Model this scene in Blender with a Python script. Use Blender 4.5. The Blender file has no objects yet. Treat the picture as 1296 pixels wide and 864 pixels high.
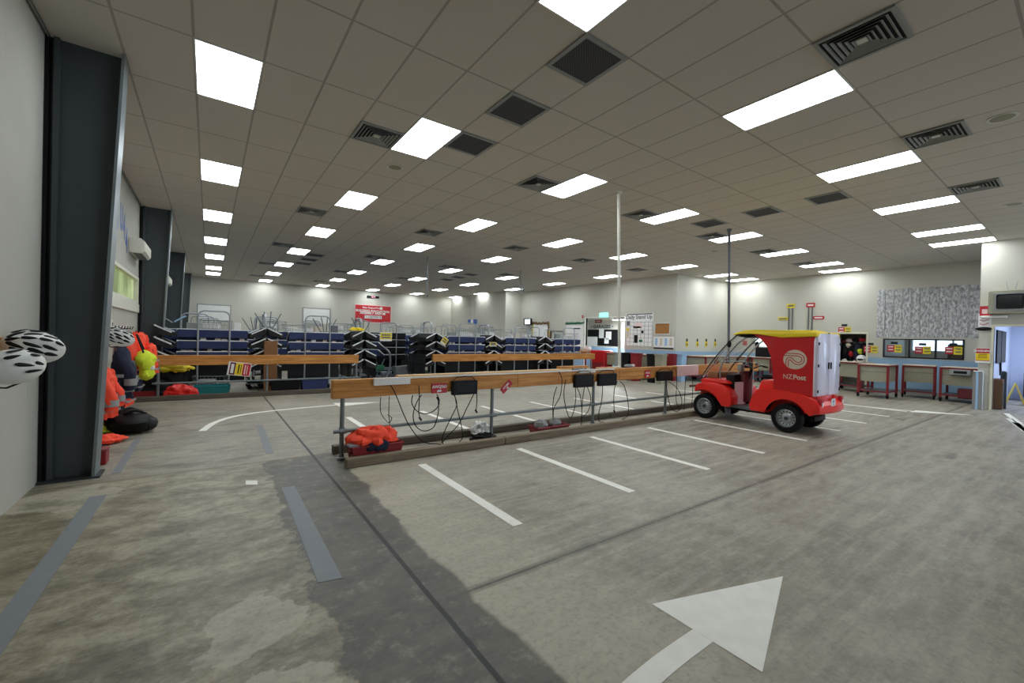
import bpy, bmesh, math, random
from mathutils import Vector, Matrix, noise as mnoise
PI = math.pi
random.seed(7)
S = bpy.context.scene
COL = S.collection

# ------------------------------------------------------------------ camera
F_PX, YAW, PITCH, ROLL, EYE = 536.32, .6210, -.0073, .0258, 1.56
CEIL = 4.445
TX0, TY0 = -.1717, 5.2812          # corner of ceiling tile (0,0); tiles 0.6 x 1.2

def ray(x, y):
    a, b = (x-648)/F_PX, -(y-432)/F_PX
    r = a*math.cos(ROLL)-b*math.sin(ROLL); u2 = a*math.sin(ROLL)+b*math.cos(ROLL)
    d = math.cos(PITCH)-u2*math.sin(PITCH); u = math.sin(PITCH)+u2*math.cos(PITCH)
    s, c = math.sin(YAW), math.cos(YAW)
    return Vector((r*c+d*s, -r*s+d*c, u))
def on_floor(x, y, z=0.0):
    v = ray(x, y); v = v*((z-EYE)/v.z); return Vector((v.x, v.y, z))
def on_x(x, y, X):
    v = ray(x, y); v = v*(X/v.x); return Vector((X, v.y, v.z+EYE))
def on_y(x, y, Y):
    v = ray(x, y); v = v*(Y/v.y); return Vector((v.x, Y, v.z+EYE))

def make_camera():
    cd = bpy.data.cameras.new('camera'); cam = bpy.data.objects.new('camera', cd); COL.objects.link(cam)
    cd.sensor_width = 36; cd.lens = F_PX/1296*36; cd.clip_start = .05; cd.clip_end = 200
    s, c = math.sin(YAW), math.cos(YAW)
    rh = Vector((c, -s, 0)); dh = Vector((s, c, 0)); uh = Vector((0, 0, 1))
    u2 = -dh*math.sin(PITCH)+uh*math.cos(PITCH); fw = dh*math.cos(PITCH)+uh*math.sin(PITCH)
    R = rh*math.cos(ROLL)+u2*math.sin(ROLL); U = -rh*math.sin(ROLL)+u2*math.cos(ROLL)
    m = Matrix(((R.x, U.x, -fw.x, 0), (R.y, U.y, -fw.y, 0), (R.z, U.z, -fw.z, EYE), (0, 0, 0, 1)))
    cam.matrix_world = m
    S.camera = cam
make_camera()

# ------------------------------------------------------------------ materials
def lin(h):
    h = h.lstrip('#'); o = []
    for i in (0, 2, 4):
        c = int(h[i:i+2], 16)/255
        o.append(c/12.92 if c <= .04045 else ((c+.055)/1.055)**2.4)
    return (o[0], o[1], o[2], 1)

def new_mat(name):
    m = bpy.data.materials.new(name); m.use_nodes = True
    nt = m.node_tree
    return m, nt, nt.nodes['Principled BSDF']
def N(nt, t, **kw):
    n = nt.nodes.new(t)
    for k, v in kw.items(): setattr(n, k, v)
    return n
def math_node(nt, op, a, b=None, clamp=False):
    n = nt.nodes.new('ShaderNodeMath'); n.operation = op; n.use_clamp = clamp
    for i, v in enumerate((a, b)):
        if v is None: continue
        if isinstance(v, (int, float)): n.inputs[i].default_value = v
        else: nt.links.new(v, n.inputs[i])
    return n.outputs[0]
def mixc(nt, fac, a, b, blend='MIX'):
    n = nt.nodes.new('ShaderNodeMix'); n.data_type = 'RGBA'; n.blend_type = blend
    for s, v in ((n.inputs[0], fac), (n.inputs[6], a), (n.inputs[7], b)):
        if isinstance(v, (int, float, tuple)): s.default_value = v
        else: nt.links.new(v, s)
    return n.outputs[2]
def noise(nt, vec, scale, detail=4, rough=.55):
    n = nt.nodes.new('ShaderNodeTexNoise'); n.inputs['Scale'].default_value = scale
    n.inputs['Detail'].default_value = detail; n.inputs['Roughness'].default_value = rough
    if vec is not None: nt.links.new(vec, n.inputs['Vector'])
    return n.outputs['Fac']
def ramp(nt, fac, lo, hi):
    n = nt.nodes.new('ShaderNodeMapRange'); n.interpolation_type = 'SMOOTHSTEP'
    nt.links.new(fac, n.inputs[0]); n.inputs[1].default_value = lo; n.inputs[2].default_value = hi
    return n.outputs[0]
def coord(nt, scale=(1, 1, 1), kind='Object'):
    tc = nt.nodes.new('ShaderNodeTexCoord'); mp = nt.nodes.new('ShaderNodeMapping')
    mp.inputs['Scale'].default_value = scale
    nt.links.new(tc.outputs[kind], mp.inputs['Vector']); return mp.outputs[0]
def bump(nt, bs, h, strength=.2, dist=.01):
    b = nt.nodes.new('ShaderNodeBump'); b.inputs['Strength'].default_value = strength; b.inputs['Distance'].default_value = dist
    nt.links.new(h, b.inputs['Height']); nt.links.new(b.outputs[0], bs.inputs['Normal'])

def plain(name, hexc, rough=.5, metal=0, var=.12, scale=8, bmp=0, coat=0, spec=.5):
    m, nt, bs = new_mat(name)
    c = lin(hexc); v = coord(nt)
    f = noise(nt, v, scale)
    dark = tuple(x*(1-var) for x in c[:3])+(1,); lite = tuple(min(1, x*(1+var)) for x in c[:3])+(1,)
    nt.links.new(mixc(nt, f, dark, lite), bs.inputs['Base Color'])
    bs.inputs['Roughness'].default_value = rough; bs.inputs['Metallic'].default_value = metal
    bs.inputs['Specular IOR Level'].default_value = spec
    bs.inputs['Coat Weight'].default_value = coat
    if bmp: bump(nt, bs, noise(nt, v, scale*6), bmp)
    return m
M = {}
for n, a in dict(
    steel=('#a9aeb0', .38, .85), galv=('#7e8586', .5, .6), darksteel=('#45494b', .45, .6), blackmetal=('#1c1d1f', .5, .3),
    black=('#0d0d0f', .6, 0, .12, 8, 0, 0, .25), rubber=('#0e0e10', .8, 0, .12, 8, 0, 0, .25), white=('#e4e4e0', .5), offwhite=('#cfcfc6', .55), redframe=('#7d1820', .4),
    red=('#c4161c', .3), brightred=('#ee2a22', .3), signred=('#b81c2a', .5), yellow=('#f0d21e', .4), signyellow=('#e6cf2a', .5),
    orange=('#ff4a2a', .7), navy=('#1b2238', .85), lime=('#d2e432', .8), bluetray=('#2b3a68', .55), hoop=('#a3a8ac', .4, .45), lightbar=('#e6e8ea', .45, 0), bluebag=('#27325c', .8),
    blacktray=('#171516', .7), teal=('#187a80', .5), green=('#1c6b46', .5), cream=('#ddd8c0', .55), beige=('#98947f', .6),
    cork=('#a2703c', .9), cardboard=('#8d6340', .85), greyplastic=('#8f9290', .55), charcoal=('#3b4246', .5), glassdark=('#14181a', .12),
    bluedado=('#9dbfe0', .6), paper=('#e9e8e6', .8), pinkpaper=('#e9cfcd', .8), cyan=('#3fb8ae', .5), letterblue=('#2e58a8', .5),
    tapegrey=('#7f8287', .6), paintwhite=('#f0ede4', .6), rail=('#7c8488', .45, .5), maroon=('#5c141c', .6), chrome=('#d9dcdf', .15, 1.0),
    doorwhite=('#e6e2f2', .16), logobeige=('#cfc3b0', .45), handgrey=('#5b6064', .4), brownwood=('#6a4b30', .7), redtub=('#8a1a20', .5), dirtyred=('#8c3a3c', .7),
    carpet=('#4a5058', .9), ivory=('#d8d6c8', .5)).items():
    M[n] = plain('m_'+n, *a)

def wood_mat(name, c1, c2, axis=0, rough=.6):
    m, nt, bs = new_mat(name)
    sc = [14, 14, 14]; sc[axis] = .9
    v = coord(nt, tuple(sc))
    f = noise(nt, v, 2.2, 6, .6)
    g = noise(nt, coord(nt), 1.3, 2)
    c = mixc(nt, ramp(nt, f, .35, .68), lin(c1), lin(c2))
    c = mixc(nt, math_node(nt, 'MULTIPLY', g, .5), c, lin(c1))
    nt.links.new(c, bs.inputs['Base Color']); bs.inputs['Roughness'].default_value = rough
    bump(nt, bs, f, .15)
    return m
M['timber'] = wood_mat('m_timber', '#b0722f', '#d89a52')
M['timberlight'] = wood_mat('m_timber_light', '#d9b07c', '#efd2a4')
M['kerbwood'] = wood_mat('m_kerb_wood', '#6d5f4e', '#8e7d68', rough=.8)
M['kerbdark'] = wood_mat('m_kerb_dark', '#4c443a', '#6a5f52', rough=.85)

def emis(name, hexc, strength):
    m, nt, bs = new_mat(name)
    bs.inputs['Base Color'].default_value = (.8, .8, .8, 1)
    bs.inputs['Emission Color'].default_value = lin(hexc); bs.inputs['Emission Strength'].default_value = strength
    return m
M['panel'] = emis('m_light_panel', '#f2fbff', 10.0)
M['striplamp'] = emis('m_strip_lamp', '#f2fbff', 320.0)
M['screen'] = emis('m_screen', '#cfe6ee', 1.0)
M['exitgreen'] = emis('m_exit_sign', '#35c8b4', 1.2)
M['ledred'] = emis('m_led', '#ff3b78', 1.2)

def clear_mat(name, tint=(1, 1, 1, 1), refl=.12):
    m = bpy.data.materials.new(name); m.use_nodes = True; nt = m.node_tree
    nt.nodes.remove(nt.nodes['Principled BSDF']); out = nt.nodes['Material Output']
    t = N(nt, 'ShaderNodeBsdfTransparent'); t.inputs[0].default_value = tint
    g = N(nt, 'ShaderNodeBsdfGlossy'); g.inputs['Roughness'].default_value = .03
    lw = N(nt, 'ShaderNodeLayerWeight'); lw.inputs[0].default_value = .5
    k = math_node(nt, 'ADD', math_node(nt, 'MULTIPLY', math_node(nt, 'POWER', lw.outputs['Facing'], 3.5), .6), refl*.35)
    mx = N(nt, 'ShaderNodeMixShader'); nt.links.new(k, mx.inputs[0])
    nt.links.new(t.outputs[0], mx.inputs[1]); nt.links.new(g.outputs[0], mx.inputs[2]); nt.links.new(mx.outputs[0], out.inputs[0])
    return m
M['glass'] = clear_mat('m_glass', (.92, .95, .96, 1), .2)
M['screenplastic'] = clear_mat('m_windscreen', (.93, .94, .95, 1), .22)

def frosted():
    m, nt, bs = new_mat('m_green_window')
    f = noise(nt, coord(nt, (1, 1.2, .5)), 1.6, 3)
    c = mixc(nt, ramp(nt, f, .3, .7), lin('#5f6b3c'), lin('#b9c795'))
    nt.links.new(c, bs.inputs['Base Color']); bs.inputs['Roughness'].default_value = .2
    bs.inputs['Transmission Weight'].default_value = .35
    nt.links.new(c, bs.inputs['Emission Color']); bs.inputs['Emission Strength'].default_value = .35
    return m
M['greenwindow'] = frosted()

def wall_mat(name, base, dado=None, dado_z=1.2, dirt=.1, panels=0):
    m, nt, bs = new_mat(name)
    v = coord(nt); f = noise(nt, v, 1.1, 5); g = noise(nt, coord(nt, (3, 3, .5)), 1.5, 4)
    c = mixc(nt, f, tuple(x*(1-dirt) for x in lin(base)[:3])+(1,), lin(base))
    c = mixc(nt, ramp(nt, g, .62, .85), c, tuple(x*(1-2*dirt) for x in lin(base)[:3])+(1,))
    sep = N(nt, 'ShaderNodeSeparateXYZ'); nt.links.new(v, sep.inputs[0])
    if dado:
        low = math_node(nt, 'LESS_THAN', sep.outputs[2], dado_z)
        c = mixc(nt, low, c, lin(dado))
    if panels:
        s = math_node(nt, 'ADD', sep.outputs[0], sep.outputs[1])
        mm = math_node(nt, 'MODULO', math_node(nt, 'ADD', s, 60), panels)
        c = mixc(nt, math_node(nt, 'LESS_THAN', mm, .012), c, tuple(x*.8 for x in lin(base)[:3])+(1,))
    nt.links.new(c, bs.inputs['Base Color']); bs.inputs['Roughness'].default_value = .75
    bump(nt, bs, noise(nt, v, 60, 3), .08)
    return m
M['wall'] = wall_mat('m_wall', '#c9c6b9', panels=3.2)
M['walldado'] = wall_mat('m_wall_dado', '#c9c6b9', '#94b3cf')
M['wallconc'] = wall_mat('m_wall_concrete', '#bdbbb1', dirt=.22)
M['wallblue'] = wall_mat('m_wall_cool', '#cdd6ea', dirt=.08)  # white corridor wall; the bluish light on it is put into the colour

def ceiling_mat():
    m, nt, bs = new_mat('m_ceiling_tile')
    v = coord(nt); sep = N(nt, 'ShaderNodeSeparateXYZ'); nt.links.new(v, sep.inputs[0])
    def line(o, off, p, w):
        a = math_node(nt, 'MODULO', math_node(nt, 'ADD', math_node(nt, 'SUBTRACT', o, off), p*40+w/2), p)
        return math_node(nt, 'LESS_THAN', a, w)
    l = math_node(nt, 'MAXIMUM', line(sep.outputs[0], TX0, .6, .024), line(sep.outputs[1], TY0, 1.2, .024))
    f = noise(nt, v, 220, 2, .7); g = noise(nt, v, .8, 3)
    c = mixc(nt, f, lin('#b5afa6'), lin('#dad3c8'))
    c = mixc(nt, ramp(nt, g, .4, .8), c, lin('#c6bfb4'))
    c = mixc(nt, l, c, lin('#a19b92'))
    nt.links.new(c, bs.inputs['Base Color']); bs.inputs['Roughness'].default_value = .85
    bump(nt, bs, math_node(nt, 'SUBTRACT', f, math_node(nt, 'MULTIPLY', l, .8)), .25, .004)
    return m
M['ceiling'] = ceiling_mat()

def floor_mat():
    m, nt, bs = new_mat('m_concrete_floor')
    v = coord(nt); sep = N(nt, 'ShaderNodeSeparateXYZ'); nt.links.new(v, sep.inputs[0]); X, Y = sep.outputs[0], sep.outputs[1]
    big = noise(nt, v, .55, 5, .6)
    mid = noise(nt, coord(nt, (1.0, 1.6, 1)), 2.9, 11, .78)
    streak = noise(nt, coord(nt, (.5, 5.5, 1)), 2.4, 6, .65)
    fine = noise(nt, coord(nt, (1, 1, 1)), 26, 4, .75)
    wob = math_node(nt, 'MULTIPLY', math_node(nt, 'SUBTRACT', noise(nt, v, 3.2, 5, .62), .5), .55)
    wob2 = math_node(nt, 'MULTIPLY', math_node(nt, 'SUBTRACT', noise(nt, v, 1.1, 4, .6), .5), .35)
    c = mixc(nt, ramp(nt, big, .32, .68), lin('#7c7465'), lin('#9e9585'))
    c = mixc(nt, math_node(nt, 'MULTIPLY', ramp(nt, streak, .42, .66), .45), c, lin('#b2aa9a'))
    # warmer worn concrete on the near left
    warm = math_node(nt, 'MULTIPLY', ramp(nt, math_node(nt, 'ADD', X, wob), 1.3, .3), ramp(nt, math_node(nt, 'ADD', Y, wob), 6.0, 5.7))
    c = mixc(nt, warm, c, mixc(nt, ramp(nt, mid, .3, .72), lin('#6e6552'), lin('#b3a98f')))
    c = mixc(nt, math_node(nt, 'MULTIPLY', ramp(nt, mid, .46, .72), .6), c, lin('#b8af9c'))
    c = mixc(nt, math_node(nt, 'MULTIPLY', ramp(nt, mid, .5, .3), .6), c, lin('#59544a'))
    # pale halo right of the dark strip
    halo = math_node(nt, 'MULTIPLY', ramp(nt, math_node(nt, 'ADD', X, wob2), 1.2, 1.4), ramp(nt, math_node(nt, 'ADD', X, wob), 2.6, 1.5))
    halo = math_node(nt, 'MULTIPLY', halo, ramp(nt, Y, 5.6, 4.8))
    c = mixc(nt, math_node(nt, 'MULTIPLY', halo, .65), c, mixc(nt, mid, lin('#a39b86'), lin('#cdc5af')))
    # dark damp strip along the saw cut
    strip = math_node(nt, 'MULTIPLY', ramp(nt, math_node(nt, 'ADD', X, wob), .52, .56), ramp(nt, math_node(nt, 'ADD', X, wob2), 1.36, 1.32))
    strip = math_node(nt, 'MULTIPLY', strip, ramp(nt, Y, 5.9, 5.84))
    c = mixc(nt, math_node(nt, 'MULTIPLY', strip, .86), c, mixc(nt, ramp(nt, mid, .35, .7), lin('#403e38'), lin('#645f56')))
    # pale worn patches by the column foot and at the joint, dark dirt on the left
    def blob(cx, cy, rx, ry):
        dx = math_node(nt, 'DIVIDE', math_node(nt, 'SUBTRACT', math_node(nt, 'ADD', X, wob), cx), rx); dy = math_node(nt, 'DIVIDE', math_node(nt, 'SUBTRACT', math_node(nt, 'ADD', Y, wob), cy), ry)
        q = math_node(nt, 'ADD', math_node(nt, 'MULTIPLY', dx, dx), math_node(nt, 'MULTIPLY', dy, dy))
        return ramp(nt, q, 1.08, .9)
    pale = math_node(nt, 'MAXIMUM', blob(-1.05, 5.42, .42, .34), math_node(nt, 'MAXIMUM', blob(.22, 2.62, .24, .26), blob(.2, 2.0, .3, .2)))
    c = mixc(nt, math_node(nt, 'MULTIPLY', pale, .6), c, lin('#c4bca8'))
    c = mixc(nt, math_node(nt, 'MULTIPLY', math_node(nt, 'MULTIPLY', ramp(nt, noise(nt, coord(nt, (.8, 1.5, 1)), 1.7, 6, .65), .5, .66), ramp(nt, X, 1.0, .2)), .5), c, lin('#4d463a'))
    c = mixc(nt, math_node(nt, 'MULTIPLY', blob(-1.35, 4.2, .5, 1.0), .4), c, lin('#6f623f'))
    # oily spots in the bays
    spots = ramp(nt, noise(nt, coord(nt, (.9, 2.4, 1)), 1.05, 3, .5), .62, .76)
    c = mixc(nt, math_node(nt, 'MULTIPLY', spots, .6), c, lin('#3f3b35'))
    # tyre swirls to the right
    w = N(nt, 'ShaderNodeTexWave'); w.wave_type = 'RINGS'; w.inputs['Scale'].default_value = 1.3; w.inputs['Distortion'].default_value = 5; w.inputs['Detail'].default_value = 4
    mp = N(nt, 'ShaderNodeMapping'); mp.inputs['Location'].default_value = (-4.4, .6, 0); nt.links.new(v, mp.inputs[0]); nt.links.new(mp.outputs[0], w.inputs[0])
    sw = math_node(nt, 'MULTIPLY', ramp(nt, w.outputs['Fac'], .55, .95), ramp(nt, X, 3.2, 5.2))
    c = mixc(nt, math_node(nt, 'MULTIPLY', sw, .22), c, lin('#bfb9ac'))
    # joints
    def jl(o, at, wd, extra=None):
        d = math_node(nt, 'ABSOLUTE', math_node(nt, 'SUBTRACT', math_node(nt, 'ADD', o, math_node(nt, 'MULTIPLY', wob, .02)), at))
        r = ramp(nt, d, wd, wd*.5)
        return math_node(nt, 'MULTIPLY', r, extra) if extra is not None else r
    j = jl(X, 1.105, .021)
    soft = jl(Y, 2.24, .05, math_node(nt, 'MULTIPLY', ramp(nt, X, 1.2, 1.4), .55))
    j2 = jl(Y, 2.24, .014, math_node(nt, 'MULTIPLY', ramp(nt, X, 1.2, 1.4), .75))
    j3 = jl(Y, 5.86, .035, math_node(nt, 'MULTIPLY', ramp(nt, X, 1.34, 1.3), .6))
    c = mixc(nt, soft, c, lin('#5b564d')); c = mixc(nt, j2, c, lin('#38352f')); c = mixc(nt, j3, c, lin('#6c604a'))
    c = mixc(nt, math_node(nt, 'MULTIPLY', ramp(nt, fine, .45, .72), .34), c, lin('#4c483f'))
    c = mixc(nt, math_node(nt, 'MULTIPLY', ramp(nt, noise(nt, v, 7, 8, .75), .5, .72), .3), c, lin('#c8c1b0'))
    c = mixc(nt, j, c, lin('#100f0d'))
    nt.links.new(c, bs.inputs['Base Color'])
    r = math_node(nt, 'ADD', math_node(nt, 'MULTIPLY', mid, .3), .34); nt.links.new(r, bs.inputs['Roughness'])
    bump(nt, bs, math_node(nt, 'SUBTRACT', math_node(nt, 'MULTIPLY', fine, .5), math_node(nt, 'MULTIPLY', j, 2)), .18, .006)
    return m
M['floor'] = floor_mat()

def sheets_mat():
    m, nt, bs = new_mat('m_printed_sheets')
    f = noise(nt, coord(nt, (1, 13, 6)), 1.3, 6, .7); g = noise(nt, coord(nt, (1, 5, 2.2)), 2.4, 4, .7)
    c = mixc(nt, ramp(nt, f, .42, .58), lin('#85858b'), lin('#dededc'))
    c = mixc(nt, math_node(nt, 'MULTIPLY', ramp(nt, g, .35, .65), .5), c, lin('#a6a6aa'))
    nt.links.new(c, bs.inputs['Base Color']); bs.inputs['Roughness'].default_value = .45
    bump(nt, bs, g, .5, .02)
    return m
M['sheets'] = sheets_mat()
def grille_mat():
    m, nt, bs = new_mat('m_eggcrate')
    ch = N(nt, 'ShaderNodeTexChecker'); ch.inputs['Scale'].default_value = 60; nt.links.new(coord(nt), ch.inputs[0])
    ch.inputs[1].default_value = lin('#2a2a2f'); ch.inputs[2].default_value = lin('#4a4a50')
    nt.links.new(ch.outputs[0], bs.inputs['Base Color']); bs.inputs['Roughness'].default_value = .7
    return m
M['grille'] = grille_mat()
def mail_mat():
    m, nt, bs = new_mat('m_pigeonholes')
    b = N(nt, 'ShaderNodeTexBrick'); b.inputs['Scale'].default_value = 5; b.inputs['Color1'].default_value = lin('#c9c9c6'); b.inputs['Color2'].default_value = lin('#dedcd6')
    b.inputs['Mortar'].default_value = lin('#8d8b88'); b.inputs['Mortar Size'].default_value = .01
    nt.links.new(coord(nt), b.inputs[0]); nt.links.new(b.outputs[0], bs.inputs['Base Color'])
    return m
M['grid'] = mail_mat()

# ------------------------------------------------------------------ mesh builder
class MB:
    def __init__(s): s.bm = bmesh.new()
    def quad(s, pts):
        s.bm.faces.new([s.bm.verts.new(p) for p in pts]); return s
    def box(s, lo, hi, mat=None):
        x0, y0, z0 = lo; x1, y1, z1 = hi
        v = [s.bm.verts.new((mat @ Vector(p)) if mat else p) for p in ((x0,y0,z0),(x1,y0,z0),(x1,y1,z0),(x0,y1,z0),(x0,y0,z1),(x1,y0,z1),(x1,y1,z1),(x0,y1,z1))]
        for f in ((3,2,1,0),(4,5,6,7),(0,1,5,4),(1,2,6,5),(2,3,7,6),(3,0,4,7)): s.bm.faces.new([v[i] for i in f])
        return s
    def bbox(s, lo, hi, bev=.01, seg=2, mat=None):
        t = bmesh.new(); m2 = MB.__new__(MB); m2.bm = t; m2.box(lo, hi)
        bmesh.ops.bevel(t, geom=list(t.edges), offset=bev, segments=seg, affect='EDGES', profile=.5)
        return s.merge(t, mat)
    def merge(s, t, mat=None):
        mp = {}
        for v in t.verts: mp[v] = s.bm.verts.new(mat @ v.co if mat else v.co)
        for f in t.faces:
            try: s.bm.faces.new([mp[v] for v in f.verts])
            except ValueError: pass
        t.free(); return s
    def tube(s, pts, r, n=8, closed=False, r1=None):
        pts = [Vector(p) for p in pts]; k = len(pts); rings = []; ref = None
        for i, p in enumerate(pts):
            if closed: d = (pts[(i+1) % k]-pts[i-1])
            else: d = (pts[min(i+1, k-1)]-pts[max(i-1, 0)])
            d = d.normalized() if d.length > 1e-9 else Vector((0, 0, 1))
            if ref is None:
                ref = Vector((0, 0, 1)) if abs(d.z) < .9 else Vector((1, 0, 0))
            a = d.cross(ref)
            if a.length < 1e-6: a = d.orthogonal()
            a.normalize(); b = d.cross(a).normalized(); ref = a.cross(d).normalized()
            rr = r if r1 is None else r+(r1-r)*i/max(1, k-1)
            rings.append([s.bm.verts.new(p+a*(rr*math.cos(2*PI*j/n))+b*(rr*math.sin(2*PI*j/n))) for j in range(n)])
        for i in range(k if closed else k-1):
            A, B = rings[i], rings[(i+1) % k]
            for j in range(n):
                s.bm.faces.new((A[j], A[(j+1) % n], B[(j+1) % n], B[j]))
        if not closed:
            s.bm.faces.new(rings[0][::-1]); s.bm.faces.new(rings[-1])
        return s
    def lathe(s, prof, n=24, mat=None, cap=True):
        # prof: (r, h) around local z
        rings = []
        for r, h in prof:
            rings.append([s.bm.verts.new((mat or Matrix()) @ Vector((r*math.cos(2*PI*j/n), r*math.sin(2*PI*j/n), h))) for j in range(n)])
        for A, B in zip(rings, rings[1:]):
            for j in range(n): s.bm.faces.new((A[j], A[(j+1) % n], B[(j+1) % n], B[j]))
        if cap:
            s.bm.faces.new(rings[0][::-1]); s.bm.faces.new(rings[-1])
        return s
    def prism(s, poly, axis, a, b, bev=0, seg=2):
        t = bmesh.new()
        def P(u, v, w): return {'x': (w, u, v), 'y': (u, w, v), 'z': (u, v, w)}[axis]
        A = [t.verts.new(P(u, v, a)) for u, v in poly]; B = [t.verts.new(P(u, v, b)) for u, v in poly]
        t.faces.new(A); t.faces.new(B[::-1])
        for i in range(len(poly)):
            j = (i+1) % len(poly); t.faces.new((A[i], B[i], B[j], A[j]))
        if bev: bmesh.ops.bevel(t, geom=[e for e in t.edges], offset=bev, segments=seg, affect='EDGES', profile=.5, clamp_overlap=True)
        bmesh.ops.recalc_face_normals(t, faces=list(t.faces))
        return s.merge(t)
    def loft(s, secs, closed=True, cap=True):
        rings = [[s.bm.verts.new(p) for p in sec] for sec in secs]; n = len(rings[0])
        for A, B in zip(rings, rings[1:]):
            for j in range(n if closed else n-1): s.bm.faces.new((A[j], A[(j+1) % n], B[(j+1) % n], B[j]))
        if cap and closed:
            s.bm.faces.new(rings[0][::-1]); s.bm.faces.new(rings[-1])
        return s
    def ball(s, c, rad, mat=None, u=16, v=10, f=None):
        t = bmesh.new(); bmesh.ops.create_uvsphere(t, u_segments=u, v_segments=v, radius=1)
        for w in t.verts:
            q = Vector((w.co.x*rad[0], w.co.y*rad[1], w.co.z*rad[2]))
            if f: q = f(q, w.co)
            w.co = (mat @ q if mat else q)+Vector(c)
        return s.merge(t)
    def grid(s, fn, nu, nv, thick=0):
        V = [[s.bm.verts.new(fn(i/nu, j/nv)) for j in range(nv+1)] for i in range(nu+1)]
        for i in range(nu):
            for j in range(nv): s.bm.faces.new((V[i][j], V[i+1][j], V[i+1][j+1], V[i][j+1]))
        return s
    def crumple(s, amp, scale, seed=0):
        off = Vector((seed*3.7, seed*1.3, -seed*2.1))
        s.bm.normal_update()
        for v in s.bm.verts:
            n = mnoise.fractal(v.co*scale+off, .9, 2.0, 3)
            r = 1-abs(mnoise.noise(v.co*scale*.8-off))*2.2
            v.co += v.normal*amp*(n+.6*r)
        return s
    def build(s, name, mat, parent=None, smooth=False, recalc=True, solid=0, loc=None):
        if recalc: bmesh.ops.recalc_face_normals(s.bm, faces=list(s.bm.faces))
        me = bpy.data.meshes.new(name)
        if loc is not None:
            bmesh.ops.translate(s.bm, verts=list(s.bm.verts), vec=-Vector(loc))
        s.bm.to_mesh(me); s.bm.free()
        if smooth:
            for p in me.polygons: p.use_smooth = True
            try: me.set_sharp_from_angle(angle=math.radians(40))
            except Exception: pass
        o = bpy.data.objects.new(name, me); COL.objects.link(o)
        me.materials.append(M[mat] if isinstance(mat, str) else mat)
        if parent is not None: o.parent = parent
        if loc is not None: o.location = loc
        if solid:
            md = o.modifiers.new('solid', 'SOLIDIFY'); md.thickness = solid; md.offset = 0
        return o

def tag(o, label=None, cat=None, group=None, kind=None):
    if label: o['label'] = label
    if cat: o['category'] = cat
    if group: o['group'] = group
    if kind: o['kind'] = kind
    return o
def thing(name, label, cat, loc=(0, 0, 0), rz=0, group=None, kind=None):
    o = bpy.data.objects.new(name, None); COL.objects.link(o); o.location = loc; o.rotation_euler = (0, 0, rz); o.empty_display_size = .1
    return tag(o, label, cat, group, kind)
def struct(name, mb, mat):
    return tag(mb.build(name, mat), kind='structure')
KIDS = {}
def copy_tree(o, parent=None):
    if o.name not in KIDS: KIDS[o.name] = list(o.children)
    c = o.copy(); COL.objects.link(c)
    if parent is not None: c.parent = parent
    for ch in KIDS[o.name]: copy_tree(ch, c)
    return c
def instance(proto, loc, rz=0, label=None, group=None):
    c = copy_tree(proto); c.location = loc; c.rotation_euler = (0, 0, rz)
    if label: c['label'] = label
    if group: c['group'] = group
    return c
def lettering(txt, size, origin, right, up, mat, parent=None, bold=0, name='lettering', depth=.002, align='CENTER', sx=1):
    cu = bpy.data.curves.new('txt', 'FONT'); cu.body = txt; cu.size = size; cu.align_x = align; cu.align_y = 'CENTER'; cu.extrude = depth/2; cu.offset = bold; cu.resolution_u = 3
    to = bpy.data.objects.new('txt', cu); COL.objects.link(to)
    dg = bpy.context.evaluated_depsgraph_get(); dg.update()
    me = bpy.data.meshes.new_from_object(to.evaluated_get(dg)); bpy.data.objects.remove(to)
    r = Vector(right).normalized(); u = Vector(up).normalized(); n = r.cross(u); o0 = Vector(origin)
    me.transform(Matrix(((r.x*sx, u.x, n.x, o0.x), (r.y*sx, u.y, n.y, o0.y), (r.z*sx, u.z, n.z, o0.z), (0, 0, 0, 1))))
    me.name = name; me.materials.clear(); me.materials.append(M[mat])
    o = bpy.data.objects.new(name, me); COL.objects.link(o)
    if parent is not None: o.parent = parent
    return o
ORD = ['first', 'second', 'third', 'fourth', 'fifth', 'sixth', 'seventh', 'eighth', 'ninth', 'tenth', 'eleventh', 'twelfth']
def smooth_path(pts, k=6):
    P = [Vector(p) for p in pts]; out = []
    for i in range(len(P)-1):
        p0, p1, p2, p3 = P[max(i-1, 0)], P[i], P[i+1], P[min(i+2, len(P)-1)]
        for j in range(k):
            t = j/k
            out.append(.5*((2*p1)+(p2-p0)*t+(2*p0-5*p1+4*p2-p3)*t*t+(3*p1-p0-3*p2+p3)*t**3))
    out.append(P[-1]); return out
# ================================================================== SETTING
struct('floor', MB().box((-1.7, -8, -.12), (26, 29, 0)), 'floor')
struct('ceiling', MB().box((-1.7, -8, CEIL), (26, 29, CEIL+.1)), 'ceiling')
def wall_with_holes(axis, pos, th, a0, a1, holes, z1=CEIL):
    """wall slab normal to axis; holes: (a_lo,a_hi,z_lo,z_hi) sorted"""
    mb = MB()
    def bx(u0, u1, zz0, zz1):
        if u1-u0 < 1e-4 or zz1-zz0 < 1e-4: return
        lo, hi = sorted((pos, pos+th))
        if axis == 'x': mb.box((lo, u0, zz0), (hi, u1, zz1))
        else: mb.box((u0, lo, zz0), (u1, hi, zz1))
    cur = a0
    for (h0, h1, z0, zz1) in sorted(holes):
        bx(cur, h0, 0, z1); bx(h0, h1, 0, z0); bx(h0, h1, zz1, z1); cur = h1
    bx(cur, a1, 0, z1)
    return mb
WL = -1.36
struct('wall_left', wall_with_holes('x', WL, -.15, -8, 28.4, [(9.55, 12.95, 2.12, 2.72)]), 'wallconc')
struct('wall_back', wall_with_holes('y', 28.4, .15, -1.5, 14.66, []), 'wall')
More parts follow.
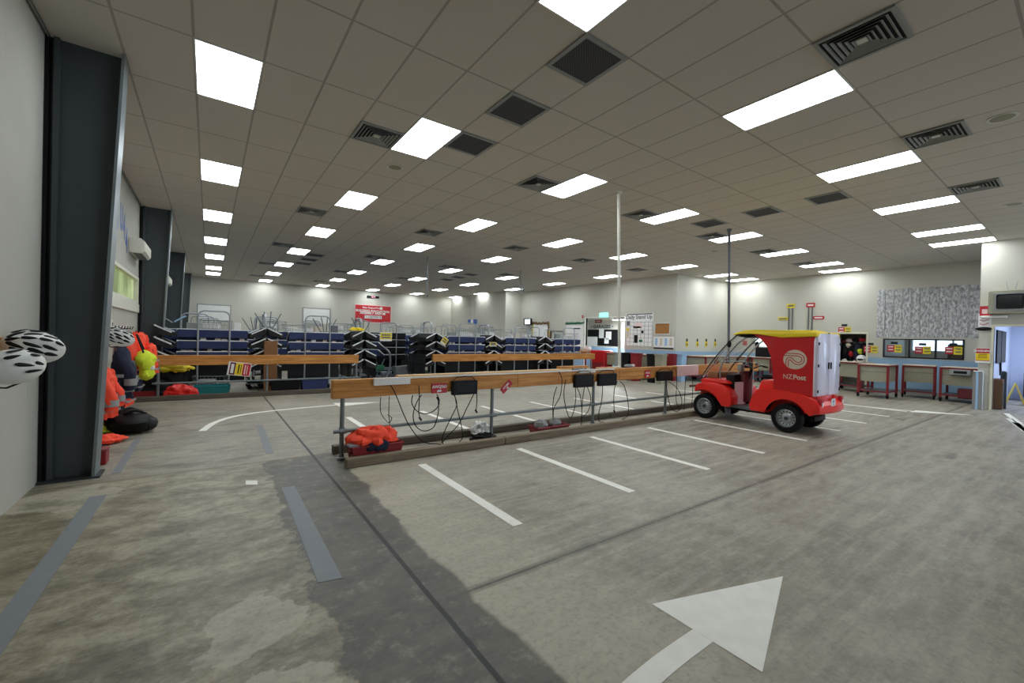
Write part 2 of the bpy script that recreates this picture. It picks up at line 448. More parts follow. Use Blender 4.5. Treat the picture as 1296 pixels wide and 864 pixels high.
struct('wall_alcove', wall_with_holes('x', 14.66, .15, 21.25, 28.55, []), 'wall')
struct('wall_step', wall_with_holes('y', 21.25, .15, 14.81, 15.87, []), 'wall')
struct('wall_middle', wall_with_holes('x', 15.87, .15, 10.43, 21.4, [(13.1, 15.66, 0, 2.7), (17.3, 18.45, 1.25, 2.05)]), 'walldado')
struct('wall_inner', wall_with_holes('y', 10.43, .15, 16.02, 20.1, []), 'walldado')
struct('wall_right', wall_with_holes('x', 19.95, .12, 1.96, 10.43, [(5.17, 6.0, 0, 2.07), (2.64, 4.68, 1.23, 1.9)]), 'walldado')
struct('wall_return', wall_with_holes('y', 1.78, .18, 16.87, 21.6, []), 'wallblue')
struct('wall_entrance', wall_with_holes('x', 16.75, .12, -8, 1.96, [(.55, 1.69, 0, 2.2)]), 'wall')
struct('wall_front', wall_with_holes('y', -8, -.15, -1.5, 16.87, [(9.5, 15.0, 0, 3.6)]), 'wall')
# rooms behind the openings
struct('wall_garage', MB().box((18.1, 10.58, 0), (18.2, 21.4, 2.75)).box((16.02, 18.6, 0), (18.1, 18.7, 2.75)).box((16.02, 12.2, 0), (18.1, 12.3, 2.75)).box((16.02, 12.3, 2.75), (18.2, 18.7, 2.83)), 'walldado')
struct('wall_office', wall_with_holes('x', 23.4, .1, 1.96, 7.6, [(2.2, 4.6, 1.5, 2.3)], 2.8).box((20.07, 7.5, 0), (23.4, 7.6, 2.8)).box((20.07, 1.97, 2.8), (23.5, 7.6, 2.88)).box((20.07, 4.78, 0), (23.4, 4.88, 2.8)), 'wall')
struct('wall_corridor', wall_with_holes('x', 21.5, .1, -1.5, 1.78, [(.2, 1.2, 0, 2.1)], 2.8).box((16.87, -1.6, 0), (23, -1.5, 2.8)).box((16.87, -1.5, 2.8), (21.6, 1.78, 2.88)), 'wallblue')

# tapered steel portal columns along the left wall
def portal_column(Yf, i):
    root = tag(thing('column', '', None, (0, 0, 0)), kind='structure')
    d = .16
    web = [(WL+.01, 0), (-.955, 0), (-.785, CEIL), (WL+.01, CEIL)]
    MB().prism(web, 'y', Yf+d/2-.012, Yf+d/2+.012).build('web', 'charcoal', root)
    MB().prism([(-.965, 0), (-.94, 0), (-.765, CEIL), (-.79, CEIL)], 'y', Yf-.05, Yf+d+.05).build('flange', 'rail', root)
    MB().box((WL+.005, Yf, 0), (WL+.03, Yf+d, CEIL)).build('flange', 'black', root)
    MB().box((WL+.06, Yf+.02, 0), (WL+.10, Yf+d/2, CEIL)).build('stiffener', 'charcoal', root)
    MB().box((WL+.005, Yf-.06, 0), (-.90, Yf+d+.06, .02)).build('base_plate', 'darksteel', root)
    root['label'] = ['tapered charcoal steel portal column nearest the white helmets', 'tapered charcoal steel portal column behind the orange jackets', 'tapered charcoal steel portal column, third along the left wall', 'tapered charcoal steel portal column nearest the back wall'][i]

    return root
for i, Yf in enumerate((6.11, 13.15, 20.15, 27.2)): portal_column(Yf, i)

# left wall window
w = thing('window_1', '', None); w['kind'] = 'structure';
fr = MB()
for (y0, y1, z0, z1) in ((9.55, 12.95, 2.66, 2.72), (9.55, 12.95, 2.12, 2.18), (9.55, 9.62, 2.18, 2.66), (12.88, 12.95, 2.18, 2.66)): fr.box((WL-.08, y0, z0), (WL+.03, y1, z1))
fr.box((WL+.001, 9.45, 1.93), (WL+.04, 13.0, 2.12)); fr.build('window_frame', 'ivory', w)
MB().box((WL-.06, 9.62, 2.18), (WL-.05, 12.88, 2.66)).build('pane', 'greenwindow', w)

# right wall window bank
w = thing('window_2', '', None); w['kind'] = 'structure';
fr = MB()
for y in (2.64, 3.29, 3.95, 4.64): fr.box((19.93, y, 1.23), (20.02, y+.045, 1.9))
fr.box((19.93, 2.64, 1.86), (20.02, 4.68, 1.9)); fr.box((19.93, 2.64, 1.23), (20.02, 4.68, 1.27)); fr.build('window_frame', 'blackmetal', w)
for a, b in ((2.685, 3.29), (3.335, 3.95), (3.995, 4.64)): MB().box((19.98, a, 1.27), (19.985, b, 1.86)).build('pane', 'glass', w)
# office window to outside
w = thing('window_3', '', None); w['kind'] = 'structure';
fr = MB()
for y in (2.2, 3.38, 4.56): fr.box((23.38, y, 1.5), (23.5, y+.05, 2.3))
fr.box((23.38, 2.2, 1.46), (23.5, 4.6, 1.5)); fr.build('window_frame', 'white', w)
MB().box((23.44, 2.2, 1.5), (23.445, 4.6, 2.3)).build('pane', 'glass', w)
# internal window in middle wall
w = thing('window_4', '', None); w['kind'] = 'structure';
fr = MB()
for y in (17.3, 18.40): fr.box((15.85, y, 1.25), (15.95, y+.05, 2.05))
fr.box((15.85, 17.3, 2.0), (15.95, 18.45, 2.05)); fr.box((15.85, 17.3, 1.22), (15.95, 18.45, 1.27)); fr.build('window_frame', 'brownwood', w)
MB().box((15.90, 17.35, 1.27), (15.905, 18.40, 2.0)).build('pane', 'glass', w)
# door surrounds
def surround(name, X, y0, y1, z1, mat='white', t=.06):
    mb = MB().box((X-.02, y0-t, 0), (X+.14, y0, z1+t)).box((X-.02, y1, 0), (X+.14, y1+t, z1+t)).box((X-.02, y0, z1), (X+.14, y1, z1+t))
    return struct(name, mb, mat)
surround('door_1', 19.95, 5.17, 6.0, 2.07, 'cream')
surround('door_2', 16.75, .55, 1.69, 2.2, 'cream', .05)
surround('door_3', 15.87, 13.1, 15.66, 2.7, 'white', .04)
surround('door_4', 21.5, .2, 1.2, 2.1, 'greyplastic', .06)
# roller door frame on the front wall (daylight comes in here)
struct('door_5', MB().box((9.4, -8.02, 0), (9.5, -7.9, 3.7)).box((15.0, -8.02, 0), (15.1, -7.9, 3.7)).box((9.4, -8.02, 3.6), (15.1, -7.75, 3.95)), 'greyplastic')
struct('path', MB().box((2, -30, -.14), (26, -8.15, -.02)), 'kerbdark')
for nm, lo, hi in (('baseboard_right', (19.93, 1.97, 0), (19.95, 5.11, .1)), ('baseboard_inner', (15.9, 10.41, 0), (19.95, 10.43, .1)), ('baseboard_back', (-1.2, 28.38, 0), (14.6, 28.4, .1))):
    struct(nm, MB().box(lo, hi), 'greyplastic')
struct('trim_1', MB().box((-1.34, -8, CEIL-.03), (-1.33, 28.4, CEIL)).box((WL, -8, CEIL-.012), (-1.33, 28.4, CEIL)), 'greyplastic')

# ================================================================== CEILING LIGHTS, VENTS
def tile_xy(i, j): return TX0+.6*i, TY0+1.2*j
def make_light():
    t = thing('ceiling_light', '', 'ceiling light')
    fr = MB()
    for lo, hi in (((0, 0), (.6, .014)), ((0, 1.186), (.6, 1.2)), ((0, .014), (.014, 1.186)), ((.586, .014), (.6, 1.186))):
        fr.box((lo[0], lo[1], -.012), (hi[0], hi[1], -.001))
    fr.build('frame', 'white', t)
    MB().box((.014, .014, -.008), (.586, 1.186, -.002)).build('diffuser', 'panel', t)
    return t
cols = {0: [0, 3, 6, 9, 12, 15, 17], 4: [0, 3, 6, 9, 12, 15, 18], 9: [-3, 0, 3, 6, 9, 12, 15, 18], 14: [-3, 0, 3, 6, 9, 12, 15, 18], 19: [-3, 0, 3, 6, 9, 12, 15, 18], 24: [-3, 0, 3, 6, 9, 12, 15, 18], 29: [0, 3], 32: [0, 3], 27: [-3]}
cols[4] = [-3]+cols[4]
rown = {0: 'row along left wall', 4: 'second row from left wall', 9: 'third row from left wall', 14: 'fourth row from left wall', 19: 'fifth row from left wall', 24: 'sixth row from left wall', 29: 'short row by the inner corner', 32: 'short row beside the right wall', 27: 'row over the side entrance'}
lp = None
for i, js in cols.items():
    for k, j in enumerate(js):
        x, y = tile_xy(i, j)
        if lp is None: lp = make_light(); o = lp
        else: o = copy_tree(lp)
        o.location = (x, y, CEIL)
        n = len(js)
        o['label'] = 'white ceiling light panel, %s counted from the near end, %s' % (ORD[k], rown[i]) if n > 1 else 'white ceiling light panel above the entrance wall beside the television'
        o['group'] = 'recessed ceiling light panels'
# near rows behind the camera keep the light even (same fixtures continue)
def make_louvre():
    t = thing('ceiling_vent', '', 'ceiling vent')
    MB().box((.01, .01, -.003), (.59, .59, -.001)).build('backing', 'black', t)
    fr = MB()
    def sq(a, w, z0, z1):
        b = .6-a
        fr.box((a, a, z0), (b, a+w, z1)); fr.box((a, b-w, z0), (b, b, z1)); fr.box((a, a+w, z0), (a+w, b-w, z1)); fr.box((b-w, a+w, z0), (b, b-w, z1))
    sq(0, .035, -.02, -.001); fr.build('frame', 'greyplastic', t)
    for a in (.06, .105, .15, .195, .235):
        mb = MB(); b = .6-a; c = a+.022
        for (p, q, r, s_) in (((a, a), (b, a), (b-.022, c), (c, c)), ((b, a), (b, b), (b-.022, b-.022), (b-.022, c)), ((b, b), (a, b), (c, b-.022), (b-.022, b-.022)), ((a, b), (a, a), (c, c), (c, b-.022))):
            mb.quad([(p[0], p[1], -.022), (q[0], q[1], -.022), (r[0], r[1], -.006), (s_[0], s_[1], -.006)])
        mb.build('louvre', 'greyplastic', t, solid=.003)
    MB().box((.26, .26, -.02), (.34, .34, -.004)).build('centre_plate', 'offwhite', t)
    return t
def make_return():
    t = thing('return_air_grille', '', 'ceiling vent')
    fr = MB(); w = .045
    fr.box((0, 0, -.014), (.6, w, -.001)).box((0, .6-w, -.014), (.6, .6, -.001)).box((0, w, -.014), (w, .6-w, -.001)).box((.6-w, w, -.014), (.6, .6-w, -.001))
    fr.build('frame', 'greyplastic', t)
    MB().box((w, w, -.008), (.6-w, .6-w, -.002)).build('core', 'grille', t)
    return t
lv, rv = None, None
sup = [(3, .5), (8, -3.5), (13, -3.5), (18, -3.5), (13, .5), (18, .5), (23, .5), (28, .5), (8, .5), (3, 4.5), (8, 4.5), (13, 4.5), (18, 4.5), (23, 4.5), (3, 8.5), (8, 8.5), (13, 8.5), (18, 8.5), (3, 12.5), (8, 12.5), (13, 12.5), (3, 16.5), (8, 16.5)]
cn = {3: 'left wall side', 8: 'third light row', 13: 'fourth light row', 18: 'fifth light row', 23: 'sixth light row', 28: 'inner corner'}
seen = {}
for i, j in sup:
    if lv is None: lv = make_louvre(); o = lv
    else: o = copy_tree(lv)
    x, y = tile_xy(i, j); o.location = (x, y, CEIL)
    k = sum(1 for a, b in sup if a == i and b < j)
    o['label'] = 'square louvred grey air vent, %s from the near end beside %s' % (ORD[k], 'the '+cn[i])
    o['group'] = 'louvred ceiling vents'
ret = [(5, 0), (5, -1), (5, -2), (16, 0), (16, -1), (16, -2), (5, 9.5), (5, 10.5), (5, 11.5), (16, 9.5), (16, 10.5), (16, 11.5)]
for q, (i, j) in enumerate(ret):
    if rv is None: rv = make_return(); o = rv
    else: o = copy_tree(rv)
    x, y = tile_xy(i, j); o.location = (x, y, CEIL)
    o['label'] = 'dark square return grille, %s of three from the %s, %s' % (['last', 'second', 'nearest'][q % 3] if q < 6 else ['nearest', 'second', 'last'][q % 3], 'near end', ['in the central front ceiling', 'in the right front ceiling', 'in the far left ceiling', 'in the far central ceiling'][q//3])
    o['group'] = 'dark return air grilles'
for (i, j), lab in zip(((13.5, -3.74), (21.6, -3.5), (21.6, 1.54), (4.53, 1.55)), ('round flush ceiling speaker beside the large right vent row', 'round flush ceiling speaker over the printed sheets', 'round flush ceiling speaker above the far end of the cart', 'round flush ceiling speaker near the left louvred vent')):
    x, y = tile_xy(i, j)
    t = thing('ceiling_speaker', lab, 'speaker', (x, y, CEIL), 0, 'round ceiling speakers')
    MB().lathe([(.14, -.001), (.14, -.008), (.125, -.012), (.11, -.008)], 24).build('rim', 'offwhite', t, True)
    MB().lathe([(.11, -.002), (.108, -.009), (.05, -.012), (.001, -.0125)], 24).build('grille', 'beige', t, True)

# ================================================================== FLOOR MARKINGS
def flat(name, poly, mat, label, cat, group=None, th=.003):
    c = sum((Vector((p[0], p[1], 0)) for p in poly), Vector())/len(poly)
    return tag(MB().prism(poly, 'z', .0005, th).build(name, mat, loc=c), label, cat, group)
near = [2.13, 3.6, 5.06, 6.53, 8.04, 9.56, 11.04, 12.65, 14.1]
for k, x in enumerate(near):
    flat('bay_line', [(x-.05, 2.82), (x+.05, 2.82), (x+.05, 4.8), (x-.05, 4.8)], 'paintwhite', 'white painted bay line, %s from the left on the near side of the rail' % ORD[k], 'floor line', 'near white bay lines')
far = [2.15, 3.62, 5.08, 6.5, 8.0, 9.55, 11.05, 12.6]
for k, x in enumerate(far):
    for nm, a, b in (('inner', 6.22, 6.95), ('outer', 7.28, 8.24)):
        if nm == 'inner' and k == 0: continue
        flat('bay_line', [(x-.05, a), (x+.05, a), (x+.05, b), (x-.05, b)], 'paintwhite', 'white painted bay line, %s dash of the %s line behind the rail' % (nm, ORD[k]), 'floor line', 'far white bay lines')
flat('floor_tape', [(-.90, 2.4), (-.78, 2.4), (-.75, 5.40), (-.87, 5.40)], 'tapegrey', 'long grey tape strip on floor beside the left wall, nearest', 'floor tape', 'grey floor tape strips')
flat('floor_tape', [(-.83, 6.15), (-.75, 6.15), (-.76, 8.04), (-.83, 8.04)], 'tapegrey', 'grey tape strip on floor leading to the black backpack', 'floor tape', 'grey floor tape strips')
flat('floor_tape', [(.58, 2.83), (.72, 2.80), (.735, 4.76), (.62, 4.78)], 'tapegrey', 'grey tape strip on the dark damp floor beside the saw cut', 'floor tape', 'grey floor tape strips')
flat('floor_tape', [(.62, 6.23), (.71, 6.22), (.76, 8.16), (.66, 8.2)], 'tapegrey', 'grey tape strip on floor below the curved white arrow', 'floor tape', 'grey floor tape strips')
flat('floor_patch', [(.33, 5.06), (.43, 5.0), (.44, 5.14), (.34, 5.2)], 'paintwhite', 'small white rectangle painted on bare concrete', 'floor line')
def ribbon(pts, w):
    P = smooth_path([(p[0], p[1], 0) for p in pts], 6); L, R = [], []
    for i, p in enumerate(P):
        d = (P[min(i+1, len(P)-1)]-P[max(i-1, 0)]).normalized(); n = Vector((-d.y, d.x, 0))
        L.append((p+n*w/2)[:2]); R.append((p-n*w/2)[:2])
    return L, R
def arrow(pts, w, head, label):
    L, R = ribbon(pts, w); mb = MB()
    for i in range(len(L)-1):
        mb.prism([L[i], L[i+1], R[i+1], R[i]], 'z', .0005, .0024)
    mb.prism(head, 'z', .0005, .003)
    c = Vector((head[0][0], head[0][1], 0))
    return tag(mb.build('floor_arrow', 'paintwhite', loc=c), label, 'floor arrow')
arrow([(.75, .95), (1.1, 1.08), (1.45, 1.175), (1.8, 1.21), (2.19, 1.215)], .115, [(2.17, 1.535), (3.18, 1.23), (2.17, .915)], 'big white arrow painted on concrete pointing right, nearest the camera')
arrow([(-.06, 8.12), (.1, 8.75), (.38, 9.22), (.8, 9.5), (1.4, 9.66), (2.32, 9.79)], .1, [(2.3, 10.08), (3.25, 9.78), (2.3, 9.54)], 'curved white arrow painted on concrete before the left rail')
arrow([(13.98, 4.6), (14.1, 3.8), (14.35, 2.75)], .1, [(14.1, 2.75), (14.95, 1.8), (14.62, 2.75)], 'white arrow painted on concrete in front of the red trolleys')
for k, (x, y) in enumerate(((13.2, 1.2), (13.9, 1.35), (15.1, 1.5))):
    flat('bay_line', [(x-1.2, y-.6), (x-1.2, y-.5), (x+1.2, y-.05), (x+1.2, y-.15)], 'paintwhite', 'white painted floor line near the side entrance, %s from camera' % ORD[k], 'floor line', 'white lines near the entrance')
flat('floor_mat', [(3.7, 12.4), (7.2, 12.4), (7.4, 20), (3.7, 20)], 'carpet', 'dark grey mat in the aisle between the blue trolleys', 'mat', None, .006)
# ================================================================== RAILS
BANDS = {}
def rail(name, label, X0, X1, Yc, zl, zr, segs, posts, pipe_z, pipe_x, mat='timber', hh=.23, pr=.022, step=0):
    """timber top rail on steel posts; zl/zr = underside height at the ends"""
    t = thing(name, label, 'barrier rail', (X0, Yc, 0))
    zf = lambda x: zl+(zr-zl)*(x-X0)/(X1-X0)
    for k, (a, b, m) in enumerate(segs):
        mb = MB(); za, zb = zf(a), zf(b); up = step if k else 0
        tmp = bmesh.new(); q = MB.__new__(MB); q.bm = tmp
        q.prism([(a-X0, za+up), (b-X0, zb+up), (b-X0, zb+hh+up), (a-X0, za+hh+up)], 'y', -.05, .05, .006, 1)
        mb.merge(tmp); mb.build('top_beam', m, t)
    for x in posts:
        mb = MB().tube([(x-X0, 0, 0), (x-X0, 0, zf(x)+.01)], .027, 12)
        mb.lathe([(.05, 0), (.05, .03), (.033, .04), (.033, .07)], 12, Matrix.Translation((x-X0, 0, 0)))
        mb.build('post', 'galv', t, True)
    px0, px1 = pipe_x; z0, z1 = pipe_z
    MB().tube([(px0-X0, -.052, z0), (px1-X0, -.052, z1)], pr, 10).build('lower_pipe', 'galv', t, True)
    for x in posts:
        z = z0+(z1-z0)*(x-px0)/(px1-px0)
        mb = MB().tube([(x-X0, -.0, z-.04), (x-X0, 0, z+.04)], .036, 10).tube([(x-X0-.045, -.052, z), (x-X0+.045, -.052, z)], .031, 10)
        mb.build('pipe_clamp', 'galv', t, True)
    return t
R1 = rail('timber_rail', 'long timber rail on grey posts with chargers and red number signs, nearest', 1.23, 12.1, 5.48, .765, .85,
     [(1.23, 4.02, 'timber'), (4.022, 6.45, 'timber'), (6.455, 8.35, 'timber'), (8.355, 9.2, 'pinkpaper'), (9.205, 12.1, 'timber')], [1.36, 3.57, 5.8, 8.02, 10.1, 11.9], (.365, .43), (1.25, 12.05), step=.0)
def rel(o, v): return Vector(v)-o.location
# white trunking and socket box fixed on the nearest rail
ztop = lambda x: .765+.085*(x-1.23)/10.87+.23
def prismx(x0, x1, y0, y1, z0, z1):
    mb = MB(); s = ztop
    v = [(x, y, ztop(x)+z) for x in (x0, x1) for y in (y0, y1) for z in (z0, z1)]
    bm = mb.bm; V = [bm.verts.new(rel(R1, p)) for p in v]
    for f in ((0,1,3,2),(4,6,7,5),(0,4,5,1),(2,3,7,6),(0,2,6,4),(1,5,7,3)): bm.faces.new([V[i] for i in f])
    return mb
prismx(2.2, 6.3, 5.412, 5.43, -.016, .003).build('trunking', 'white', R1)
ob = prismx(1.72, 2.2, 5.385, 5.43, -.085, .006).build('outlet_box', 'white', R1)
for xx in (1.8, 1.91, 2.04, 2.13): prismx(xx, xx+.06, 5.381, 5.386, -.065, -.015).build('socket', 'white', ob)
prismx(5.35, 5.75, 5.39, 5.43, -.05, .008).build('outlet_box', 'ivory', R1)
for x0, x1, nm in ((2.05, 5.2, 'long pale plank lying on top of the nearest rail'), (5.9, 6.44, 'short pale plank on the nearest rail below the white conduit')):
    b = prismx(x0, x1, 5.44, 5.53, .001, .028); o = b.build('timber_plank', 'timberlight', None); o.location = R1.location; tag(o, nm, 'plank')
b = prismx(4.95, 5.65, 5.46, 5.56, .029, .07); o = b.build('timber_block', 'timber', None); o.location = R1.location; tag(o, 'orange timber block resting on top of the nearest rail', 'timber block')

R2 = rail('timber_rail', 'timber rail on grey posts at left, between jackets and aisle', -1.02, 3.43, 12.2, .755, .755, [(-1.02, 3.43, 'timber')], [-.9, 1.2, 3.38], (.36, .36), (-1.0, 3.42))
R3 = rail('timber_rail', 'timber rail on grey posts in the middle, in front of blue trolleys', 5.7, 12.9, 12.2, .77, .80, [(5.7, 8.2, 'timber'), (8.203, 12.9, 'timber')], [5.78, 8.1, 10.4, 12.75], (.36, .38), (5.75, 12.8))

def kerb(X0, X1, Y0, mat, label, h=.11, w=.1):
    return tag(MB().bbox((X0, 0, 0.0005), (X1, w, h), .008, 1).build('wheel_stop', mat, loc=None), label, 'wheel stop', 'timber wheel stops')
for (a, b, y, m, l) in ((1.32, 3.55, 5.07, 'kerbwood', 'brown timber wheel stop in front of red tub, front row near end'), (3.56, 8.75, 5.07, 'kerbwood', 'brown timber wheel stop touching the red cart front wheel'),
                        (8.77, 12.0, 5.07, 'kerbwood', 'brown timber wheel stop hidden beyond the red cart'),
                        (1.33, 6.6, 5.76, 'kerbdark', 'dark timber wheel stop behind the nearest rail, near end'), (6.62, 12.0, 5.76, 'kerbdark', 'dark timber wheel stop behind the nearest rail, far end'),
                        (-1.25, 3.5, 11.86, 'kerbdark', 'dark timber wheel stop under the left rail'), (5.7, 12.9, 11.9, 'kerbdark', 'dark timber wheel stop under the middle rail')):
    o = kerb(a, b, y, m, l); o.location = (0, y, 0)

# ------------------------------------------------------------------ things on the nearest rail
YF = 5.425
def charger(px, py, qx, qy, label, lit=False):
    a = on_y(px, py, YF-.04); b = on_y(qx, qy, YF-.04)
    x0, x1, z1, z0 = a.x, b.x, a.z, b.z
    t = thing('charger', label, 'charger', ((x0+x1)/2, YF-.075, z0), 0, 'black battery chargers')
    w = (x1-x0)/2; h = z1-z0
    MB().bbox((-w, 0, 0), (w, .07, h), .012, 2).build('housing', 'black', t)
    mb = MB()
    for k in range(7):
        zz = h*(.2+.1*k); mb.box((-w*.75, -.003, zz), (w*.75, .001, zz+.006))
    mb.build('cooling_fin', 'blackmetal', t)
    MB().tube([(-w*.9, .05, h), (-w*.6, .03, h+.05), (0, .02, h+.065), (w*.6, .03, h+.05), (w*.9, .05, h)], .006, 6).build('handle', 'black', t, True)
    return t
charger(572, 482, 603, 498, 'black charger box hung on rail between the two nearest red signs')
charger(727, 474, 750, 489, 'black charger box on rail left of the third grey post')
charger(757, 473, 779, 487, 'black charger box on rail right of the third grey post')
charger(832, 470, 850, 481, 'black charger box on rail beside the pink panel')

def number_sign(cx, cy, w, h, ang, txt, label, Y=YF-.006, small='#88'):
    c = on_y(cx, cy, Y)
    t = thing('number_sign', label, 'sign', c, 0, 'red number signs on the rail'); t.rotation_euler = (0, -ang, 0)
    MB().bbox((-w/2, -.004, -h/2), (w/2, .004, h/2), .003, 1).build('plate', 'signred', t)
    lettering(txt, min(h*.42, w*.245), (0, -.005, h*.14), (1, 0, 0), (0, 0, 1), 'white', t, .0015, sx=.95)
    if small: lettering(small, h*.28, (0, -.005, -h*.28), (1, 0, 0), (0, 0, 1), 'white', t, .003)
    return t
number_sign(556, 491, .235, .14, 0, 'AWQ563', 'red AWQ563 number sign fixed flat on rail, left of a charger')
number_sign(641, 489, .235, .1, math.radians(42), 'AYC881', 'red number sign hanging tilted from rail above the second post')
number_sign(764, 467, .2, .12, math.radians(-2), 'AYE885', 'red number sign standing on top of rail by the white conduit', 5.47)
number_sign(819.5, 473, .18, .15, 0, 'AYC867', 'red number sign flat on rail left of the last charger')

# grey bundle resting on the rail
c = on_y(795, 467, 5.5)
t = thing('hand_lamp', 'grey lamp head lying on the rail right of white conduit', 'lamp', (c.x, 5.5, ztop(c.x)))
MB().ball((0, 0, .035), (.12, .05, .035), None, 14, 8).build('body', 'greyplastic', t, True)
MB().tube([(.1, 0, .03), (.17, 0, .04)], .03, 10).build('lens_hood', 'offwhite', t, True)

# cables hanging from the rail
Z7 = lambda a, b: (410+a/5.184, 440+b/5.184)
Z8 = lambda a, b: (640+a/4.985, 440+b/4.985)
cables = [
 (Z7, [(432, 240), (456, 275), (485, 340), (520, 430), (560, 510), (620, 590), (680, 625), (770, 632)], 'black cable running from the white socket box down to the floor'),
 (Z7, [(372, 325), (372, 420), (410, 480), (430, 490), (445, 460), (420, 440)], 'thin dark cable hanging in front of first bay, left strand'),
 (Z7, [(428, 318), (425, 430), (430, 490), (437, 535)], 'thin dark cable hanging in front of first bay, right strand'),
 (Z7, [(582, 310), (576, 360), (600, 405), (645, 432), (700, 425), (745, 390), (757, 345), (740, 305)], 'black cable coiled in a wide loop below AWQ563 sign'),
 (Z7, [(640, 308), (603, 370), (585, 450), (605, 515), (655, 545), (715, 525), (740, 470), (752, 400), (746, 330)], 'black cable hanging in a low loop touching the pipe'),
 (Z7, [(622, 245), (626, 330), (622, 420), (631, 462)], 'short dark cable with plug dangling left of AWQ563 sign'),
 (Z7, [(850, 300), (872, 370), (838, 450), (795, 540), (775, 600), (785, 640)], 'black cable crossing below first charger, left strand'),
 (Z7, [(858, 310), (880, 420), (905, 530), (908, 590), (880, 625)], 'black cable crossing below first charger, right strand'),
 (Z7, [(990, 290), (935, 400), (885, 500), (810, 580), (772, 625)], 'black cable slanting from first charger to the floor'),
 (Z7, [(1000, 250), (1004, 340), (998, 412)], 'short black cable with plug dangling right of first charger'),
 (Z8, [(322, 245), (302, 320), (298, 420), (312, 500), (350, 548), (410, 560), (462, 535), (478, 480), (480, 380), (470, 300), (450, 250)], 'black cable hanging in a deep loop over the dusty red tub'),
 (Z8, [(335, 150), (355, 200), (345, 300), (305, 380), (300, 440)], 'black cable draped over the rail above the dusty red tub'),
 (Z8, [(380, 200), (368, 270), (372, 340), (392, 420), (412, 440), (432, 390), (442, 320), (440, 250)], 'black cable hanging left of second charger'),
 (Z8, [(498, 245), (485, 330), (478, 460)], 'black cable below second charger, left strand'),
 (Z8, [(515, 245), (537, 320), (520, 400), (480, 440)], 'black cable below second charger, right strand'),
 (Z8, [(612, 240), (606, 330), (586, 420), (592, 465), (620, 468)], 'black cable below third charger'),
 (Z8, [(705, 212), (688, 250), (682, 320), (685, 398)], 'black cable with plug dangling right of third charger'),
 (Z8, [(720, 212), (745, 235), (765, 300), (775, 380), (768, 430), (735, 450)], 'black cable arching right of third charger'),
 (Z8, [(1010, 205), (1022, 300), (1045, 380), (1085, 402), (1112, 340), (1085, 260), (1030, 215)], 'black cable looped below last charger'),
 (Z8, [(1040, 165), (1055, 128), (1075, 140), (1080, 220), (1075, 330), (1095, 390)], 'black cable arching over the rail beside last charger'),
 (Z8, [(1135, 190), (1130, 300), (1125, 390)], 'black cable hanging in front of the pink panel, left strand'),
 (Z8, [(1180, 190), (1178, 300), (1172, 385)], 'black cable hanging in front of the pink panel, right strand'),
]
for q, (zf, pts, lab) in enumerate(cables):
    Y = 5.395-.006*(q % 4)
    P = [on_y(*zf(*p), Y) for p in pts]
    for p in P: p.z = max(p.z, .008)
    c = P[0].copy(); pp = smooth_path([p-c for p in P], 5)
    r = .0045 if 'thin' in lab else .0065
    t = thing('charging_cable', lab, 'cable', c, 0, 'charging cables on the rail')
    MB().tube(pp, r, 6).build('cord', 'black', t, True)
    if 'plug' in lab or 'low loop' in lab:
        e = pp[-1]; MB().tube([e+Vector((-.012, 0, .015)), e+Vector((.018, 0, -.03))], .014, 8).build('plug', 'black', t, True)
# flat black holder on the cables before the cart
c = on_y(877, 488, 5.37)
t = thing('charging_plug', 'dark red and black plug handle hung beside the red cart', 'plug', c)
MB().bbox((-.13, -.02, -.025), (.1, .02, .025), .015, 2).build('handle', 'maroon', t)
MB().tube([(.1, 0, 0), (.18, 0, .03)], .012, 8).build('lead', 'black', t, True)

# ------------------------------------------------------------------ tubs, crumpled bag
def tub(name, label, c, sx, sy, h, mat, rz=0):
    t = thing(name, label, 'tub', c, rz)
    def sec(k, z, ins): return [(sx*k-ins, sy*k-ins, z), (-sx*k+ins, sy*k-ins, z), (-sx*k+ins, -sy*k+ins, z), (sx*k-ins, -sy*k+ins, z)]
    MB().loft([sec(.9, .0, 0), sec(1, h, 0), sec(1, h, .012), sec(.9, .01, .012)], True, True).build('shell', mat, t)
    rim = MB(); z = h
    P = [Vector(p) for p in sec(1.02, z, 0)]; rim.tube(P, .012, 8, True); rim.build('rim', mat, t, True)
    for s in (-1, 1): MB().bbox((s*sx-.012, -.07, h*.55), (s*sx+.012, .07, h*.72), .006, 1).build('handle', mat, t)
    return t
c = on_floor(467, 574.5); tb = tub('plastic_tub', 'red plastic tub holding an orange jacket beside the first post', (c.x, 5.33, 0), .31, .15, .2, 'redtub')
lettering('P', .09, (.02, -.15, .1), (1, 0, 0), (0, 0, 1), 'dirtyred', tb, .002)
def pile(name, label, c, rad, mat, seed, cat, h=1, folds=.16, parts=()):
    rnd = random.Random(seed); ph = [rnd.uniform(0, 6.28) for _ in range(6)]
    def f(q, n):
        k = 1+folds*(math.sin(5*n.x*2+ph[0])*math.sin(4*n.y*2+ph[1])+.6*math.sin(9*n.z+ph[2]+3*n.x)+.4*math.sin(13*n.x+ph[3])*math.cos(11*n.y))
        q = q*k
        if q.z < 0: q.z *= .25
        return q
    t = thing(name, label, cat, c)
    MB().ball((0, 0, rad[2]*.25), rad, None, 56, 36, f).crumple(min(rad)*.22, 2.2/max(rad), seed).build('cloth', mat, t, True)
    return t
pj = pile('folded_jacket', 'crumpled bright orange jacket heaped in the red tub', (c.x-.02, 5.33, .20), (.29, .16, .17), 'orange', 3, 'jacket', folds=.13)
MB().ball((-.0, -.135, -.005), (.15, .04, .07), None, 24, 14).crumple(.02, 14, 3).build('lining', 'navy', pj, True)
MB().bbox((-.33, -.13, .0), (-.1, .0, .035), .012, 2).build('reflective_band', 'greyplastic', pj)
c2 = on_floor(698, 546); c2.y = 5.3
